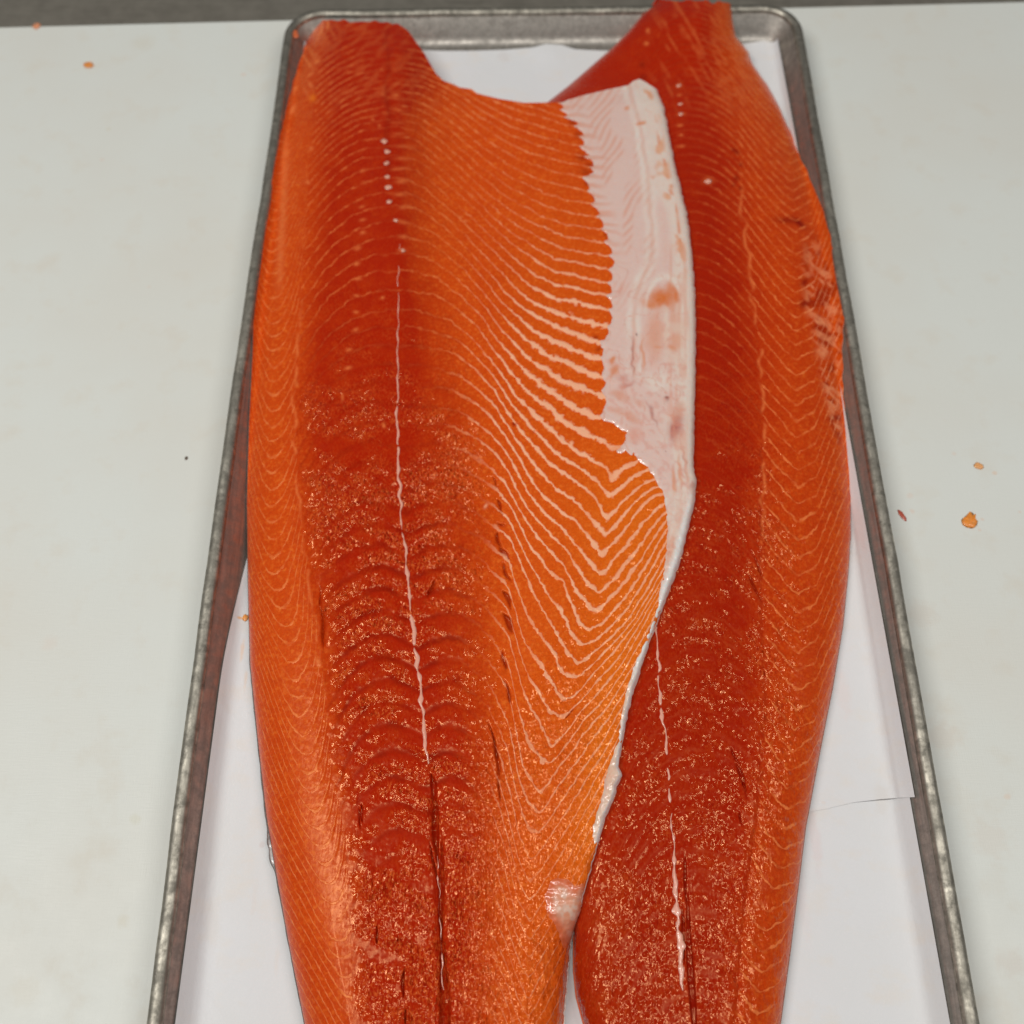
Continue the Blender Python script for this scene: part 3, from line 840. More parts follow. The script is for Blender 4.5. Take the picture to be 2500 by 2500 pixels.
# ------------------------------------------------------------------ left fillet
nrA, ncA = 880, 380
Ax, Ay = coons(A_top, np.array([A_left[-1], A_right[-1]]), A_left, A_right, nrA, ncA)
jl = (vnoise(Ay, Ax * 0, 13, 9, 71) - 0.5) * 4 * sst(700, 100, Ay)
Ax = Ax + jl * sst(30, 0, np.abs(Ax - Ax[:, :1]))
jr = (vnoise(Ay, Ax * 0, 8, 9, 72) - 0.5) * 4
Ax = Ax + jr * sst(30, 0, np.abs(Ax - Ax[:, -1:]))
ej = sst(46, 0, Ay - Ay[:1]) * ((vnoise(Ax, Ax * 0, 15, 9, 73) - .5) * 9 + (vnoise(Ax, Ax * 0, 41, 9, 74) - .5) * 14)
Ay = Ay + ej * sst(1000, 960, Ax)
za = rest_on_pan(Ax, Ay, zA_field(Ax, Ay))
d1 = pl(Ay, D1A); xb = pl(Ay, XBA); mid = pl(Ay, MIDA)
L_, R_ = xi(A_left, Ay), xi(A_right, Ay)
dx = Ax - xb
kl = 0.050 - 0.018 * sst(1500, 2300, Ay); kr = 0.030
rise = np.where(dx < 0, kl * dx * dx, kr * dx * dx)
cap = 5.0 - 2.3 * sst(1400, 2150, Ay); dxc = cap / (2 * kl)
rise = np.where(dx < -dxc, kl * dxc * dxc + (-dx - dxc) * cap, rise)
phd = integ(Ay + rise, [-900, 0, 300, 600, 900, 1300, 1700, 2300, 3300], [10, 12, 17, 26, 36, 41, 45, 46, 46])
phc = phase_A(Ax, Ay)
dors = (Ax < d1).astype(float)
rr_ = pl(Ay, [(0, 1100), (100, 1110), (300, 1010), (600, 1010), (800, 1080), (1000, 1140), (1300, 1180), (1700, 1190), (2100, 1180), (2500, 1170), (2700, 1170)])
redA = sst(-55, 75, Ax - d1) * sst(90, -90, Ax - rr_)
redA = np.clip(0.10 + 0.84 * redA + 0.28 * sst(330, 120, Ay) * sst(1250, 1000, Ax) + 0.12 * sst(1500, 2200, Ay) * sst(1350, 1150, Ax), 0, 1)
redA = redA + 0.25 * np.exp(-((Ax - mid) / 28) ** 2) - 0.20 * sst(mid + 20, mid + 110, Ax) * sst(700, 900, Ay) * sst(1900, 1500, Ay)
yel = 0.55 * sst(1330, 1560, Ax) * sst(1000, 1250, Ay) + 0.55 * sst(130, 20, R_ - Ax) * sst(1350, 1600, Ay) * sst(2300, 1900, Ay) + 0.25 * sst(1150, 1350, Ax) * sst(300, 700, Ay)
bel = sst(1080, 1260, Ax)                           # belly side
central = sst(-10, 40, Ax - d1) * (1 - bel)
bold = np.exp(-((Ax - 1390) / 130) ** 2 - ((Ay - 900) / 220) ** 2)
patch = vnoise(Ax * .9 + Ay * .4, Ay * .9 - Ax * .4, 44, 20, 18) * 0.55 + vnoise(Ax, Ay, 95, 60, 19) * 0.45
vtri = sst(0, 60, Ax - (1500 - 0.42 * np.maximum(Ay - 1150, 0))) * sst(1050, 1180, Ay)
graA = 0.08 + central * (0.10 + 0.95 * sst(650, 1250, Ay)) * (0.15 + 1.45 * sst(0.22, 0.8, patch))
graA = graA * (1 - central * (0.45 + 0.35 * sst(1150, 1350, Ay)) * sst(700, 850, Ay) * sst(2150, 1950, Ay) * np.exp(-((np.abs((phc - 0.06) % 1 - .5) - .5) / .22) ** 2))
graA = graA * (1 - 0.15 * sst(1750, 2000, Ay) * sst(150, 20, Ax - d1)) * (1 - 0.25 * sst(1800, 2100, Ay))
graA = graA + 0.40 * vtri * (0.3 + patch) + 0.14 * bold * sst(.5, .8, patch) + 0.35 * bel * sst(1500, 1900, Ay) + (Ax < d1) * 0.10 * sst(1000, 1600, Ay) * sst(60, 0, d1 - Ax)
# pale fat lines: bold on the belly flap
mids = np.exp(-((Ax - 1290) / 150) ** 2 - ((Ay - 1150) / 330) ** 2)
pale_c = 0.95 * sst(1040, 1180, Ax + 0.10 * np.maximum(700 - Ay, 0)) + 0.72 * (1 - bel) * sst(980, 600, Ay) * (1 - 0.75 * np.exp(-((Ax - 945) / 55) ** 2))
pale_c = np.clip(pale_c, 0, 1) * (1 - 0.35 * sst(1500, 2000, Ay))
pale_c = pale_c * (1 - 0.55 * sst(260, 60, Ay))
pale_c = pale_c * (1 - 0.9 * sst(1000, 1200, Ay) * sst(1240, 1180, Ax))
pale = np.where(dors > .5, 0.78 - 0.25 * sst(600, 200, Ay), pale_c)
dark = np.where(dors > .5, 0.0, (0.46 * sst(1050, 1400, Ay) * sst(2150, 1850, Ay) * sst(800, 860, Ax) + 0.20 * sst(650, 800, Ay) + 0.06) * (1 - sst(1100, 1200, Ax)))
width = np.where(dors > .5, 0.085, 0.060 + 0.14 * bold + 0.055 * mids + 0.02 * sst(1380, 1480, Ax) * sst(1100, 1200, Ay))
width = width + 0.07 * sst(450, 150, Ay)
vreg = sst(0, 34, Ax - (1490 - 0.40 * np.maximum(Ay - 1130, 0))) * sst(1080, 1150, Ay) * sst(2150, 1900, Ay)
width = width + np.where(dors > .5, 0, (0.055 * vreg * sst(1750, 1350, Ay) + 0.03 * vreg) * (0.6 + 0.8 * vnoise(Ax, Ay, 26, 34, 58)))
fat = np.clip(0.32 * vreg + 0.9 * bold + 0.7 * mids + 0.35 * bel * sst(420, 650, Ay) + 0.15 * bel, 0, 1)
exp_ = 0 * Ax; exd = 0 * Ax
for (cx, cy, rx, ry, s, a) in [(987, 357, 22, 3, .6, 0), (984, 387, 20, 3, .6, 0), (974, 412, 18, 3, .7, -.1), (982, 442, 14, 5, .8, -.1), (977, 475, 16, 4, .6, 0), (987, 505, 12, 4, .7, -.2), (980, 541, 14, 4, .8, .2), (984, 578, 10, 4, .8, 0), (982, 612, 10, 5, .8, 0), (972, 327, 16, 3, .4, 0), (970, 300, 16, 3, .4, 0), (967, 232, 10, 4, .7, 0), (970, 268, 16, 4, .5, .2), (968, 205, 14, 4, .4, -.3), (933, 230, 6, 4, .6, 0), (932, 170, 5, 4, .5, 0), (940, 276, 8, 3, .5, 0), (910, 292, 4, 4, .5, 0), (926, 307, 4, 4, .5, 0), (885, 417, 7, 3, .7, -.4), (888, 446, 6, 3, .5, -.3), (883, 505, 7, 3, .6, -.3), (885, 537, 8, 3, .6, -.2), (885, 568, 7, 4, .8, -.3), (873, 605, 8, 5, .8, -.3), (871, 644, 7, 4, .9, -.3), (873, 681, 9, 3, .8, -.1), (871, 722, 7, 3, .8, 0), (869, 762, 6, 3, .8, 0), (868, 805, 7, 4, .7, -.4), (852, 854, 7, 4, .6, -.2), (850, 898, 9, 4, .7, -.3), (934, 727, 5, 3, 1, -.4), (836, 970, 3, 9, .7, 0), (937, 1039, 4, 5, 1, 0), (752, 445, 5, 5, .8, 0), (760, 362, 5, 5, .6, 0), (1151, 478, 4, 4, .8, 0), (1136, 540, 4, 3, .8, 0), (1124, 530, 4, 3, .7, 0), (1186, 1235, 3, 7, .9, .6), (725, 938, 4, 5, .6, 0), (776, 1615, 6, 12, .7, -.4), (960, 240, 30, 3, .3, .2)]:
    exp_ = np.maximum(exp_, s * spot(Ax, Ay, cx, cy, rx, ry, a, 1))
exp_ = np.maximum(exp_, 0.6 * np.exp(-((Ax - d1 + 3 - (vnoise(Ay, Ax * 0, 24, 9, 66) - .5) * 12) / 3.5) ** 2) * sst(700, 850, Ay) * sst(1750, 1500, Ay) * sst(.3, .65, vnoise(Ax, Ay, 14, 26, 67)))
# pale scar along the neck, white connective strands at the cut neck
exp_ = np.maximum(exp_, 0.55 * np.exp(-((Ax - pl(Ay, [(300, 700), (450, 694), (640, 684), (760, 680)])) / 9) ** 2) * sst(290, 380, Ay) * sst(760, 620, Ay))
nk = sst(0.30, 0.9, spot(Ax, Ay, 735, 190, 45, 110, 0.3, 1)) * sst(0.55, 0.75, vnoise(Ax * .55 + Ay * .83, Ay * .55 - Ax * .83, 60, 11, 88))
exp_ = np.maximum(exp_, 0.85 * nk)
for (cx, cy, rx, ry, a) in ((785, 72, 4, 26, .25), (775, 95, 4, 20, .3), (800, 62, 3, 16, .2), (772, 152, 12, 4, -.5), (756, 183, 12, 4, -.6), (720, 218, 5, 11, .4), (716, 266, 6, 15, .5)):
    exp_ = np.maximum(exp_, 0.95 * spot(Ax, Ay, cx, cy, rx, ry, a, 1))
exp_ = np.maximum(exp_, 0.5 * sst(0.56, 0.72, vnoise(Ax * .5 + Ay * .86, Ay * .5 - Ax * .86, 80, 9, 90)) * sst(160, 60, Ay) * sst(860, 790, Ax))
exp_ = np.maximum(exp_, 0.22 * sst(0.45, 0.8, 0.7 * vnoise(Ax * .75 + Ay * -.66, Ay * .75 + Ax * .66, 42, 8, 94) + 0.3 * vnoise(Ax, Ay, 15, 13, 98)) * sst(330, 220, Ay) * sst(1180, 1080, Ax))
for (cx, cy, r) in ((763, 239, 8),):
    yel = np.maximum(yel, spot(Ax, Ay, cx, cy, r, r * 1.2, 0, 1))
# slits where the flakes gape
gap = 0 * Ax
for (cx, cy, l, w, a) in [(1209, 1178, 13, 5, 1.15), (1222, 1240, 22, 6, 1.15), (1224, 1281, 12, 3, .3), (1218, 1322, 22, 8, 1.35), (1232, 1352, 20, 7, 1.0), (1236, 1398, 24, 9, 1.15), (1240, 1466, 25, 9, 1.1), (1240, 1520, 28, 9, 1.05), (1231, 1612, 24, 9, 1.5), (1240, 1688, 30, 6, 1.3), (1202, 1795, 40, 4, 1.25), (1214, 1860, 50, 5, 1.42), (1218, 1920, 40, 4, 1.5), (1256, 1035, 7, 6, .8), (1305, 1053, 5, 6, .5), (1052, 1440, 26, 5, 1.95), (788, 1530, 50, 9, 1.45), (782, 1455, 26, 6, 1.5), (883, 1985, 22, 5, 1.45), (1058, 1930, 40, 8, 1.45), (1066, 2030, 90, 9, 1.5), (1078, 2200, 150, 8, 1.55), (1082, 2450, 170, 14, 1.57), (1062, 2120, 60, 5, 1.4), (920, 2280, 24, 3.5, 1.5), (985, 2400, 36, 5, 1.6), (990, 2490, 26, 4, 1.5), (878, 2000, 30, 3, 1.5), (1388, 1745, 30, 1.6, -.85)]:
    gap = np.maximum(gap, lens(Ax, Ay, cx, cy, l, w, a))
# shade of hollows under the edge of the membrane, painted as dark red spots
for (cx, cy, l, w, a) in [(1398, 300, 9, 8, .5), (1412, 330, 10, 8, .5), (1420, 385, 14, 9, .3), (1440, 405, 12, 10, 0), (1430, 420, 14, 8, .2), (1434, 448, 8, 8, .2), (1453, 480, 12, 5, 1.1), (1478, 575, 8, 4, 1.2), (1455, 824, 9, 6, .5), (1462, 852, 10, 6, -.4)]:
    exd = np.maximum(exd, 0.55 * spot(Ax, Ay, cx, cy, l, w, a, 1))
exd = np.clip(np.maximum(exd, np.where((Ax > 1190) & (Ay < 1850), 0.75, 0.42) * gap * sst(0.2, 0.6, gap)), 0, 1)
exd = np.maximum(exd, 0.45 * np.exp(-((Ax - mid + 14 + (vnoise(Ay, Ax * 0, 30, 9, 68) - .5) * 10) / 9) ** 2) * sst(560, 420, Ay) * sst(30, 110, Ay) * sst(.25, .6, vnoise(Ax, Ay, 30, 34, 69)))
za = za - 0.0026 * gap
za = za - 0.0022 * np.exp(-((Ax - mid) / 11) ** 2) * sst(1860, 2000, Ay)
za = za - 0.00025 * np.where(dors > .5, 0, 1) * np.exp(-((np.abs(phc % 1 - .5) - .5) / .17) ** 2) * dark * 1.6
za = za + 0.0004 * np.where(dors > .5, 0, 1) * np.exp(-((np.abs(phc % 1 - .5) - .5) / .14) ** 2) * bold
za = za - 0.0008 * np.exp(-((Ax - d1 - 12) / 9) ** 2) * sst(1200, 1450, Ay) * sst(1800, 1600, Ay)
za = za - 0.0006 * dors * np.exp(-((np.abs(phd % 1 - .5) - .5) / .16) ** 2) * sst(15, 45, dx) * sst(1600, 1800, Ay) * sst(2250, 2050, Ay)
gA = (vnoise(Ax, Ay, 7, 6, 61) - .5) * 0.00036 + (vnoise(Ax, Ay, 16, 10, 62) - .5) * 0.0006
za = za + gA * np.clip(graA * 1.5, 0, 1)
GA = unproj(Ax, Ay, za)
rootA = empty('salmon_fillet', (float(GA[..., 0].mean()), float(GA[..., 1].mean()), 0.0025))
tag(rootA, 'wide salmon fillet with a white belly flap, lying on top at left in the tray', 'salmon fillet', 'salmon fillets on the tray')
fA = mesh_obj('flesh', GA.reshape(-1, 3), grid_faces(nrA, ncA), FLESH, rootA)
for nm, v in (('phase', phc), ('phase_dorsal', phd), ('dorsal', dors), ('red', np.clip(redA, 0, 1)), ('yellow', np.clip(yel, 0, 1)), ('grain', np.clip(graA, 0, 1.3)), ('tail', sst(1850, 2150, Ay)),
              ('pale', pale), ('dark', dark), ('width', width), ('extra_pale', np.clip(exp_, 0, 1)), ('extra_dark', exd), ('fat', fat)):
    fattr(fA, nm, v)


def tintA(P, v, u):
    c = np.tile(np.array([[0.62, 0.10, 0.02]]), (len(P), 1))
    c[u > 0.9] = (0.80, 0.74, 0.68)
    c[u < 0.1] = (0.07, 0.055, 0.05)
    return c
zbot = np.maximum(0.0032, wall_height(GA[..., 0], GA[..., 1]) + 0.0005)
restB = (sst(2330, 2180, Ay) * sst(-10, 60, Ax - xi(B_left, Ay)))
zbot = np.where(restB > 0.5, za - 0.0056, zbot)
zbot = np.minimum(zbot, za - 0.0004)
skirt(rootA, 'belly_edge', GA, za, zbot, None, SKIN, tintA)

# --- belly membrane, raised a little above the flesh
z4 = lambda pts: [(1100 + .33644 * a, 200 + .33644 * b) for a, b in pts]
z5 = lambda pts: [(1100 + .33644 * a, 800 + .33644 * b) for a, b in pts]
z6 = lambda pts: [(1100 + .33644 * a, 1400 + .33644 * b) for a, b in pts]
memb = z4([(815, 150), (822, 200), (850, 250), (880, 270), (930, 285), (918, 315), (955, 360), (972, 430), (955, 480), (1000, 530), (1040, 590), (1040, 650), (988, 690), (1010, 760), (1030, 820), (1060, 910), (1100, 990), (1118, 1060), (1140, 1110), (1150, 1180), (1180, 1250), (1187, 1310), (1172, 1370), (1170, 1480), (1165, 1560), (1178, 1640), (1168, 1720), (1175, 1780), (1130, 1850), (1100, 1920)])
memb += z5([(1120, 150), (1105, 230), (1118, 300), (1100, 350), (1140, 395), (1105, 460), (1142, 520), (1130, 590), (1090, 640), (1120, 672), (1190, 685), (1240, 730), (1285, 755), (1280, 820), (1250, 862), (1205, 900), (1240, 905), (1270, 870), (1310, 915), (1330, 900), (1370, 955), (1410, 985), (1440, 1005), (1460, 1050), (1490, 1080), (1510, 1130), (1545, 1180), (1560, 1230), (1572, 1290), (1580, 1400), (1582, 1550), (1563, 1700), (1552, 1840)])
memb += z6([(1540, 50), (1522, 180), (1500, 310), (1470, 385), (1425, 480), (1370, 610), (1325, 720), (1290, 850), (1262, 960), (1240, 1100), (1228, 1220), (1195, 1300), (1165, 1390), (1135, 1470), (1110, 1600), (1085, 1700), (1060, 1780), (1040, 1850)])
memb += [(1452, 2060), (1700, 2060), (1800, 1200), (1760, 300), (1650, 150), (1500, 130), (1400, 200)]
flap = [(1352, 2150), (1385, 2150), (1402, 2172), (1440, 2150), (1470, 2170), (1470, 2290), (1380, 2310), (1362, 2258), (1342, 2230), (1335, 2190)]


def raised_patch(name, poly, tint_fn, h=0.0005, soft=7.0, jag=5.0, mat=MEMB):
    sd = sdist(Ax, Ay, poly) + (vnoise(Ax, Ay, 9, 8, 91) - 0.5) * jag
    if name == 'belly_membrane':
        tooth = np.exp(-((np.abs(phc % 1 - .5) - .5) / .17) ** 2)
        sd = sd + (11 * tooth - 3) * sst(900, 820, Ay) * sst(1520, 1490, Ax)
    keep = sd > -soft
    off = np.clip((sd + 1.0) / soft, -0.5, 1.0)
    zz = za + h * np.where(off > 0, np.sqrt(np.clip(off, 0, 1)), off) + 0.00012
    zz = zz - 0.0006 * sst(7, 0, np.abs(Ax - Ax[:, -1:]))
    idx = grid_faces(nrA, ncA)
    k = keep.ravel()
    fk = k[idx].all(1)
    idx = idx[fk]
    used = np.unique(idx)
    remap = np.full(k.size, -1); remap[used] = np.arange(len(used))
    # membrane thickness reaches the very border of the fillet
    Vv = unproj(Ax, Ay, zz).reshape(-1, 3)[used]
    o = mesh_obj(name, Vv, remap[idx], mat, rootA)
    cattr(o, 'tint', 0.93 * tint_fn(Ax.ravel()[used], Ay.ravel()[used], sd.ravel()[used]))
    return o


def lerp(c, f, col):
    return c * (1 - f[:, None]) + np.asarray(col)[None] * f[:, None]


WHT, PNK, ORA, ROS, RDB = (0.80, 0.69, 0.60), (0.80, 0.56, 0.50), (0.74, 0.21, 0.045), (0.74, 0.33, 0.22), (0.42, 0.10, 0.07)
def tint_memb(x, y, sd):
    r = xi(A_right, y)
    e = r - x
    c = np.tile(np.array([[0.78, 0.565, 0.50]]), (len(x), 1))
    # faint oblique stripes of the flesh showing through
    ang = (x - 1470) * 0.82 + (y - 300) * 0.57
    ph_ = (ang + (vnoise(x, y, 50, 60, 3) - .5) * 12) / 15.5
    strp = sst(0.25, 0.9, 0.5 + 0.5 * np.cos(2 * math.pi * ph_))
    c = lerp(c, 0.62 * strp * sst(900, 500, y) * sst(45, 100, e) * sst(0.3, 0.6, vnoise(x, y, 26, 60, 4)), ROS)
    t2 = sst(0.3, 0.9, 0.5 + 0.5 * np.cos(2 * math.pi * (y - 0.12 * x + (vnoise(x, y, 30, 30, 6) - .5) * 14) / 23.0))
    c = lerp(c, 0.65 * t2 * sst(48, 4, sd) * sst(680, 560, y), ROS)
    # smooth white rim, ridge and blotches
    c = lerp(c, sst(62, 40, e + 16 * (vnoise(x, y, 40, 40, 7) - .5)) * 0.8 * sst(1500, 1300, y), WHT)
    rid = np.abs(x + (vnoise(y, x * 0, 26, 9, 8) - .5) * 7 - pl(y, [(q[1], q[0]) for q in smooth_poly([(b_, a_) for a_, b_ in [(190, 1528), (300, 1560), (420, 1583), (560, 1591), (600, 1591), (630, 1587), (660, 1577), (690, 1563), (725, 1552), (780, 1547), (850, 1546), (930, 1548)]], 3)]))
    c = lerp(c, (0.25 + 0.5 * vnoise(x, y, 18, 34, 55)) * np.exp(-(rid / 4.5) ** 2) * sst(940, 900, y), (0.74, 0.42, 0.30))
    c = lerp(c, (0.15 + 0.7 * vnoise(x, y, 14, 40, 56)) * np.exp(-((rid - 11) / 8) ** 2) * sst(940, 900, y), (0.83, 0.76, 0.68))
    blot = sst(0.54, 0.70, 0.6 * vnoise(x * .8 + y * .6, y * .8 - x * .6, 30, 22, 11) + 0.4 * vnoise(x * .4 - y * .9, y * .4 + x * .9, 13, 11, 12)) * sst(8, 22, e) * sst(62, 36, e)
    c = lerp(c, 0.75 * blot * sst(780, 600, y), (0.78, 0.34, 0.16))
    vl = np.exp(-((e - 27 + 10 * (vnoise(x, y, 30, 50, 12) - .5)) / 4) ** 2) * sst(260, 330, y) * sst(640, 560, y)
    c = lerp(c, 0.8 * vl * sst(0.35, 0.6, vnoise(x, y, 20, 18, 14)), (0.72, 0.22, 0.08))
    for (cx, cy, rx, ry, s, col, a) in [(1533, 264, 8, 5, .8, ORA, -.4), (1566, 300, 12, 5, .8, ORA, -.2), (1594, 431, 8, 4, .8, ORA, -.3), (1641, 456, 5, 6, .9, ORA, 0), (1586, 236, 5, 10, .5, ORA, -.3), (1590, 170, 6, 10, .35, ORA, .5),
                                    (1622, 728, 38, 24, 1.0, (0.72, 0.17, 0.02), .05), (1645, 712, 14, 30, .9, (0.72, 0.17, 0.02), -.15), (1585, 742, 18, 10, .8, (0.74, 0.20, 0.03), .1),
                                    (1600, 820, 26, 60, .62, (0.76, 0.30, 0.16), 0), (1650, 820, 22, 62, .55, (0.78, 0.34, 0.18), 0), (1628, 800, 5, 50, .8, (0.82, 0.62, 0.5), .05), (1640, 852, 14, 8, .6, ORA, .5), (1605, 848, 10, 5, .5, ORA, 0),
                                    (1556, 818, 3, 3, .95, (0.2, 0.03, 0.02), 0), (1627, 972, 5, 5, .9, (0.3, 0.05, 0.03), 0), (1545, 870, 3, 46, .75, RDB, 0), (1568, 850, 4, 24, .6, ORA, 0), (1569, 885, 4, 22, .6, ORA, -.1),
                                    (1650, 1045, 18, 34, .9, (0.50, 0.12, 0.09), .35), (1655, 1005, 14, 24, .55, (0.70, 0.26, 0.14), .2), (1592, 1010, 4, 30, .65, RDB, -.35), (1512, 965, 26, 13, .75, ROS, .4), (1540, 1018, 28, 11, .75, ROS, .5), (1548, 1062, 20, 20, .7, (0.76, 0.34, 0.25), 0), (1500, 1000, 20, 8, .6, ROS, .3), (1560, 985, 16, 8, .5, ROS, .4), (1530, 940, 20, 6, .7, (0.6, 0.2, 0.15), -.3),
                                    (1500, 905, 10, 18, .8, ORA, .5), (1495, 880, 6, 12, .9, ORA, .5), (1520, 925, 16, 12, .5, (0.62, 0.2, 0.15), .2), (1660, 1150, 4, 40, .6, ORA, -.05), (1672, 1130, 4, 46, .6, (0.6, 0.2, 0.12), -.2), (1645, 1180, 5, 40, .6, ORA, 0),
                                    (1690, 1190, 5, 22, .6, (0.6, 0.22, 0.14), 0), (1660, 1260, 7, 40, .55, (0.75, 0.3, 0.18), .15), (1640, 1330, 8, 50, .6, (0.76, 0.34, 0.2), .15), (1652, 1390, 5, 40, .55, (0.78, 0.36, 0.2), .3), (1626, 1105, 3, 2, .8, RDB, 0), (1690, 1184, 6, 8, .5, RDB, 0),
                                    (1565, 1150, 30, 26, .3, WHT, 0), (1610, 930, 36, 26, .75, (0.83, 0.75, 0.66), 0), (1625, 1240, 20, 30, .7, (0.82, 0.76, 0.70), 0)]:
        f = spot(x + (vnoise(x, y, 12, 12, 31) - .5) * 9, y + (vnoise(x, y, 12, 12, 32) - .5) * 9, cx, cy, rx, ry, a, 1.5)
        c = lerp(c, s * f, col)
    arch = np.abs(np.hypot((x - 1622) / 46, (y - 760) / 85) - 1.0)
    c = lerp(c, 0.8 * np.exp(-(arch / 0.10) ** 2) * sst(800, 700, y), (0.84, 0.76, 0.68))
    c = lerp(c, 0.45 * sst(0.5, 0.78, vnoise(x, y, 7, 60, 57)) * sst(75, 55, e) * sst(10, 20, e) * sst(560, 640, y), (0.76, 0.36, 0.24))
    # white outer edge lower down
    c = lerp(c, sst(26, 12, e) * sst(1150, 1300, y), (0.82, 0.80, 0.77))
    c = lerp(c, 0.8 * sst(1600, 1720, y) * sst(4, 10, e), (0.80, 0.52, 0.36))
    c = lerp(c, 0.4 * sst(0.5, 0.8, 0.6 * vnoise(x * .8 + y * .6, y * .8 - x * .6, 15, 8, 40) + 0.4 * vnoise(x, y, 6, 7, 46)) * sst(820, 900, y) * sst(12, 24, e), (0.72, 0.30, 0.22))
    vein = np.abs(0.5 * vnoise(x * .9 + y * .4, y * .9 - x * .4, 34, 46, 47) + 0.5 * vnoise(x, y, 19, 30, 48) - 0.5)
    c = lerp(c, 0.55 * np.exp(-(vein / 0.012) ** 2) * sst(560, 700, y) * sst(14, 30, e), (0.70, 0.27, 0.18))
    c = lerp(c, 0.45 * sst(0.55, 0.75, vnoise(x, y, 30, 38, 49)) * sst(100, 60, e) * sst(16, 26, e), WHT)
    return c
raised_patch('belly_membrane', memb, tint_memb)


def tint_flap(x, y, sd):
    c = np.tile(np.array([[0.70, 0.115, 0.02]]), (len(x), 1))
    c = lerp(c, sst(-4, 26, sd) * 0.8, (0.76, 0.36, 0.22))
    return lerp(c, 0.8 * sst(0.4, 0.65, 0.6 * vnoise(x * .8 + y * .6, y * .8 - x * .6, 17, 11, 44) + .4 * vnoise(x, y, 7, 9, 45)) * sst(6, 30, sd), (0.80, 0.58, 0.46))
raised_patch('fat_flap', flap, tint_flap, 0.0006, 20, 5)


# --- lateral line of connective tissue, pin bones
def zA_px(x, y): return zA_field(np.atleast_1d(np.float64(x)), np.atleast_1d(np.float64(y)))
def zB_px(x, y): return zB_field(np.atleast_1d(np.float64(x)), np.atleast_1d(np.float64(y)))


def septum(parent, midpts, y0, y1, zf, wfun, seed, breaks):
    ys = np.arange(y0, y1, 3.0)
    xs = pl(ys, midpts) + (vnoise(ys, ys * 0, 22, 9, seed) - .5) * 7
    w = 0.8 * wfun(ys) * (0.30 + 1.25 * vnoise(ys, ys * 0, 14, 9, seed + 1))
    for a, b in breaks:
        w = w * (1 - 0.97 * sst(a - 5, a + 4, ys) * sst(b + 5, b - 4, ys))
    z0 = zf(xs, ys)
    V = []
    prof_ = [(-1, -0.0003), (-0.6, 0.00025), (0, 0.00042), (0.6, 0.00025), (1, -0.0003)]
    for k, (o, h) in enumerate(prof_):
        jitter = (vnoise(ys, ys * 0 + k * 37, 7, 9, seed + 2) - .5) * 2.2
        V.append(unproj(xs + o * w + jitter * np.minimum(1, w / 3), ys, z0 + h * np.minimum(1.0, w / 2.5) + 0.0001 - 0.0006 * (w < 0.5)))
    V = np.stack(V, 1)
    o = mesh_obj('lateral_line', V.reshape(-1, 3), grid_faces(len(ys), 5), MEMB, parent)
    cattr(o, 'tint', np.tile(np.array([[0.78, 0.36, 0.26]]), (len(ys) * 5, 1)))
    return o


def zA_groove(x, y): return zA_field(x, y) - 0.0016 * sst(1900, 2000, y)
septum(rootA, MIDA, 590, 1866, zA_groove, lambda y: np.interp(y, [450, 640, 900, 1150, 1300, 1500, 1650, 1830, 1866], [1.0, 1.1, 2.6, 4.6, 3.6, 5.0, 5.6, 6.5, 2.0]), 201,
       [(700, 712), (985, 992), (1085, 1092), (1292, 1302), (1490, 1500), (1575, 1582)])
septum(rootA, MIDA, 2090, 2420, lambda x, y: zA_field(x, y) - 0.0012, lambda y: np.interp(y, [2090, 2150, 2250, 2350, 2420], [0.5, 2.6, 1.6, 2.8, 0.6]), 231, [(2120, 2140), (2190, 2240), (2290, 2330)])
septum(rootB, MIDB, 1530, 2420, lambda x, y: zB_field(x, y) - 0.0001 + 0.0003 * sst(2000, 2150, y), lambda y: np.interp(y, [1530, 1600, 1800, 1850, 2050, 2100, 2200, 2260, 2330, 2390, 2420], [2.5, 3.8, 5, 4.2, 3.6, 7, 9, 11.5, 10.5, 9, 2]), 301,
       [(1640, 1650), (1720, 1730), (1842, 1876), (1905, 1925), (1958, 1985)])


def ellipsoid(name, c, rx, ry, rz, mat, parent, seed=0, lump=0.0, nu=12, nv=7, yaw=0.0):
    V, Fc = [], []
    rg = np.random.default_rng(seed)
    for i in range(nv + 1):
        th = math.pi * i / nv
        for j in range(nu):
            ph = 2 * math.pi * j / nu
            k = 1 + lump * (rg.random() - .5) * (0 if i in (0, nv) else 1)
            x, y, z = rx * math.sin(th) * math.cos(ph) * k, ry * math.sin(th) * math.sin(ph) * k, rz * math.cos(th) * k
            V.append((c[0] + x * math.cos(yaw) - y * math.sin(yaw), c[1] + x * math.sin(yaw) + y * math.cos(yaw), c[2] + z))
    for i in range(nv):
        for j in range(nu):
            Fc.append((i * nu + j, (i + 1) * nu + j, (i + 1) * nu + (j + 1) % nu, i * nu + (j + 1) % nu))
    return mesh_obj(name, V, Fc, mat, parent)


def pxscale(y):  # metres per photo px
    return 0.4 / (0.3235 * (y / K + 2937)) / K


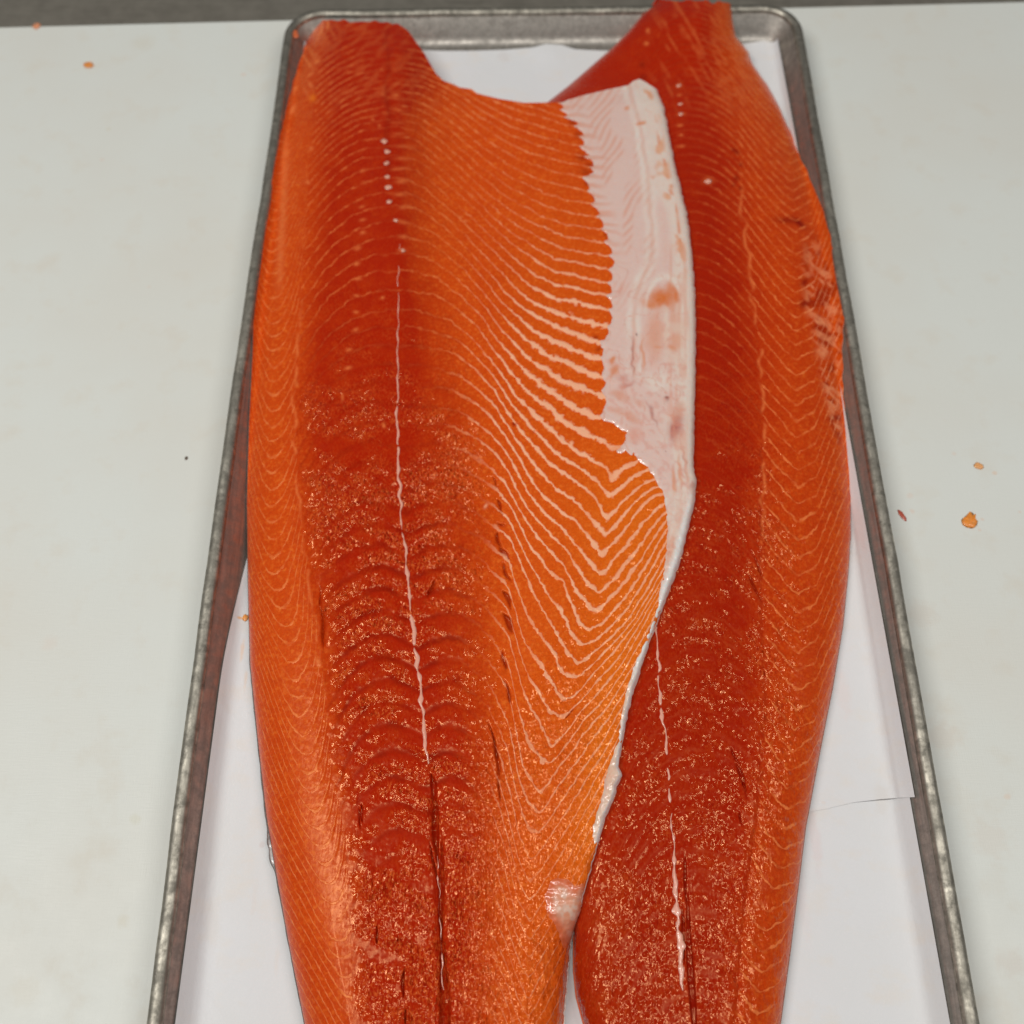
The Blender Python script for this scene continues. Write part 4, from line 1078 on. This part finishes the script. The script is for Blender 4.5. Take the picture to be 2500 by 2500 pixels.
for (x, y, r) in [(939, 346, 7.5), (945, 370, 7), (944, 399, 6.5), (945, 432, 6), (949, 458, 7.5), (950, 493, 6), (966, 538, 5), (984, 612, 5.5)]:
    c = unproj(x, y, float(zA_px(x, y)[0]) + 0.0001)
    m = pxscale(y)
    o = ellipsoid('pin_bone', c, r * m, r * m * 1.1, 0.0007, BONE, rootA, seed=int(x + y), lump=0.75, nu=9, nv=6, yaw=x * 0.7)
    cattr(o, 'tint', np.tile(np.array([[0.72, 0.33, 0.23]]), (len(o.data.vertices), 1)))
for (x, y, r) in [(1657, 209, 4.5), (1661, 254, 4), (1662, 279, 5), (1729, 442, 7)]:
    c = unproj(x, y, float(zB_px(x, y)[0]))
    m = pxscale(y)
    o = ellipsoid('pin_bone', c, r * m * 1.4, r * m, 0.0006, BONE, rootB, seed=int(x + y), lump=0.75, nu=9, nv=6, yaw=x * 0.7)
    cattr(o, 'tint', np.tile(np.array([[0.74, 0.34, 0.25]]), (len(o.data.vertices), 1)))

# --- dark back skin peeping out under the left border
ys = np.arange(1560, 2640, 4.0)
offp = np.interp(ys, [1560, 1600, 1850, 2000, 2040, 2075, 2095, 2115, 2130, 2180, 2300, 2640], [0, 2.5, 3, 4, 7, 11, 11, 7, 4, 3.2, 2.6, 2.5]) * (0.75 + 0.5 * vnoise(ys, ys * 0, 17, 9, 400))
xl = xi(A_left, ys)
V = np.stack([unproj(xl + 10, ys, 0.0046), unproj(xl - offp * 0.6, ys, 0.0050), unproj(xl - offp, ys, 0.0042), unproj(xl - offp * 0.7, ys, 0.0030)], 1)
sk = mesh_obj('back_skin', V.reshape(-1, 3), grid_faces(len(ys), 4), SKIN, rootA)
tn = np.tile(np.array([[0.10, 0.10, 0.095]]), (len(ys) * 4, 1)).reshape(len(ys), 4, 3)
tn[:, 2:] = (0.012, 0.013, 0.014)
fin = np.exp(-((ys - 2085) / 28) ** 2)[:, None, None]
tn[:, :2] = tn[:, :2] * (1 - fin) + np.array([0.34, 0.33, 0.32]) * fin
cattr(sk, 'tint', tn)

# ------------------------------------------------------------------ scraps of fish
SCR = painted_material('scrap', 0.4, 0.3, 0.2, 600, 0.3)
def scrap(x, y, rx, ry, h, col, label, z=0.0, yaw=0.0, seed=1, tail=None):
    m = pxscale(y)
    c = unproj(x, y, z)
    o = empty('x', (0, 0, 0)); bpy.data.objects.remove(o)
    e = ellipsoid('fish_scrap', (0, 0, 0), rx * m, ry * m * 1.35, h * 0.5, SCR, None, seed, 0.45, 16, 8, yaw)
    co = np.empty(len(e.data.vertices) * 3, np.float32); e.data.vertices.foreach_get('co', co)
    co = co.reshape(-1, 3)
    co[:, 2] = np.maximum(co[:, 2], -0.0001)
    if tail:
        a = np.array(tail) / np.linalg.norm(tail)
        s = co[:, :2] @ a
        f = np.clip(s / (rx * m), 0, 1) ** 3
        co[:, 0] += a[0] * f * rx * m * 0.8; co[:, 1] += a[1] * f * rx * m * 0.8
    e.data.vertices.foreach_set('co', co.ravel())
    e.location = (float(c[0]), float(c[1]), z + 0.0001)
    rg = np.random.default_rng(seed)
    cattr(e, 'tint', np.array(col)[None] * (0.85 + 0.3 * rg.random((len(co), 1))))
    tag(e, label, 'fish scrap', 'fish scraps dropped around the salmon')
    return e


scrap(2366, 1276, 17, 13, 0.0022, (0.80, 0.25, 0.008), 'biggest orange fish scrap on the white board right of the tray', seed=3, tail=(0.6, 0.8))
scrap(2389, 1138, 12, 7, 0.0008, (0.78, 0.36, 0.12), 'small pale orange scrap on the board above the biggest orange scrap', seed=4, yaw=-0.2)
scrap(2202, 1258, 6, 12, 0.0012, (0.45, 0.05, 0.015), 'thin dark red sliver of fish on the board beside the right rim', seed=5, yaw=0.45)
scrap(216, 159, 13, 7, 0.0014, (0.78, 0.26, 0.03), 'orange fish scrap on the board in the upper left, away from the tray', seed=6, yaw=-0.35)
scrap(90, 63, 10, 8, 0.0014, (0.68, 0.26, 0.12), 'pinkish orange scrap on the back edge of the board at upper left', seed=7)
scrap(722, 84, 7, 12, 0.0014, (0.58, 0.10, 0.01), 'rust coloured fish scrap stuck inside the top left corner of the tray', z=0.0200, seed=8, yaw=0.15)
scrap(599, 1508, 7, 7, 0.0010, (0.74, 0.28, 0.04), 'small orange scrap on the paper against the left fillet edge', z=0.0026, seed=9)
scrap(455, 1119, 4, 4, 0.0006, (0.05, 0.05, 0.03), 'tiny dark speck on the board left of the tray', seed=10)
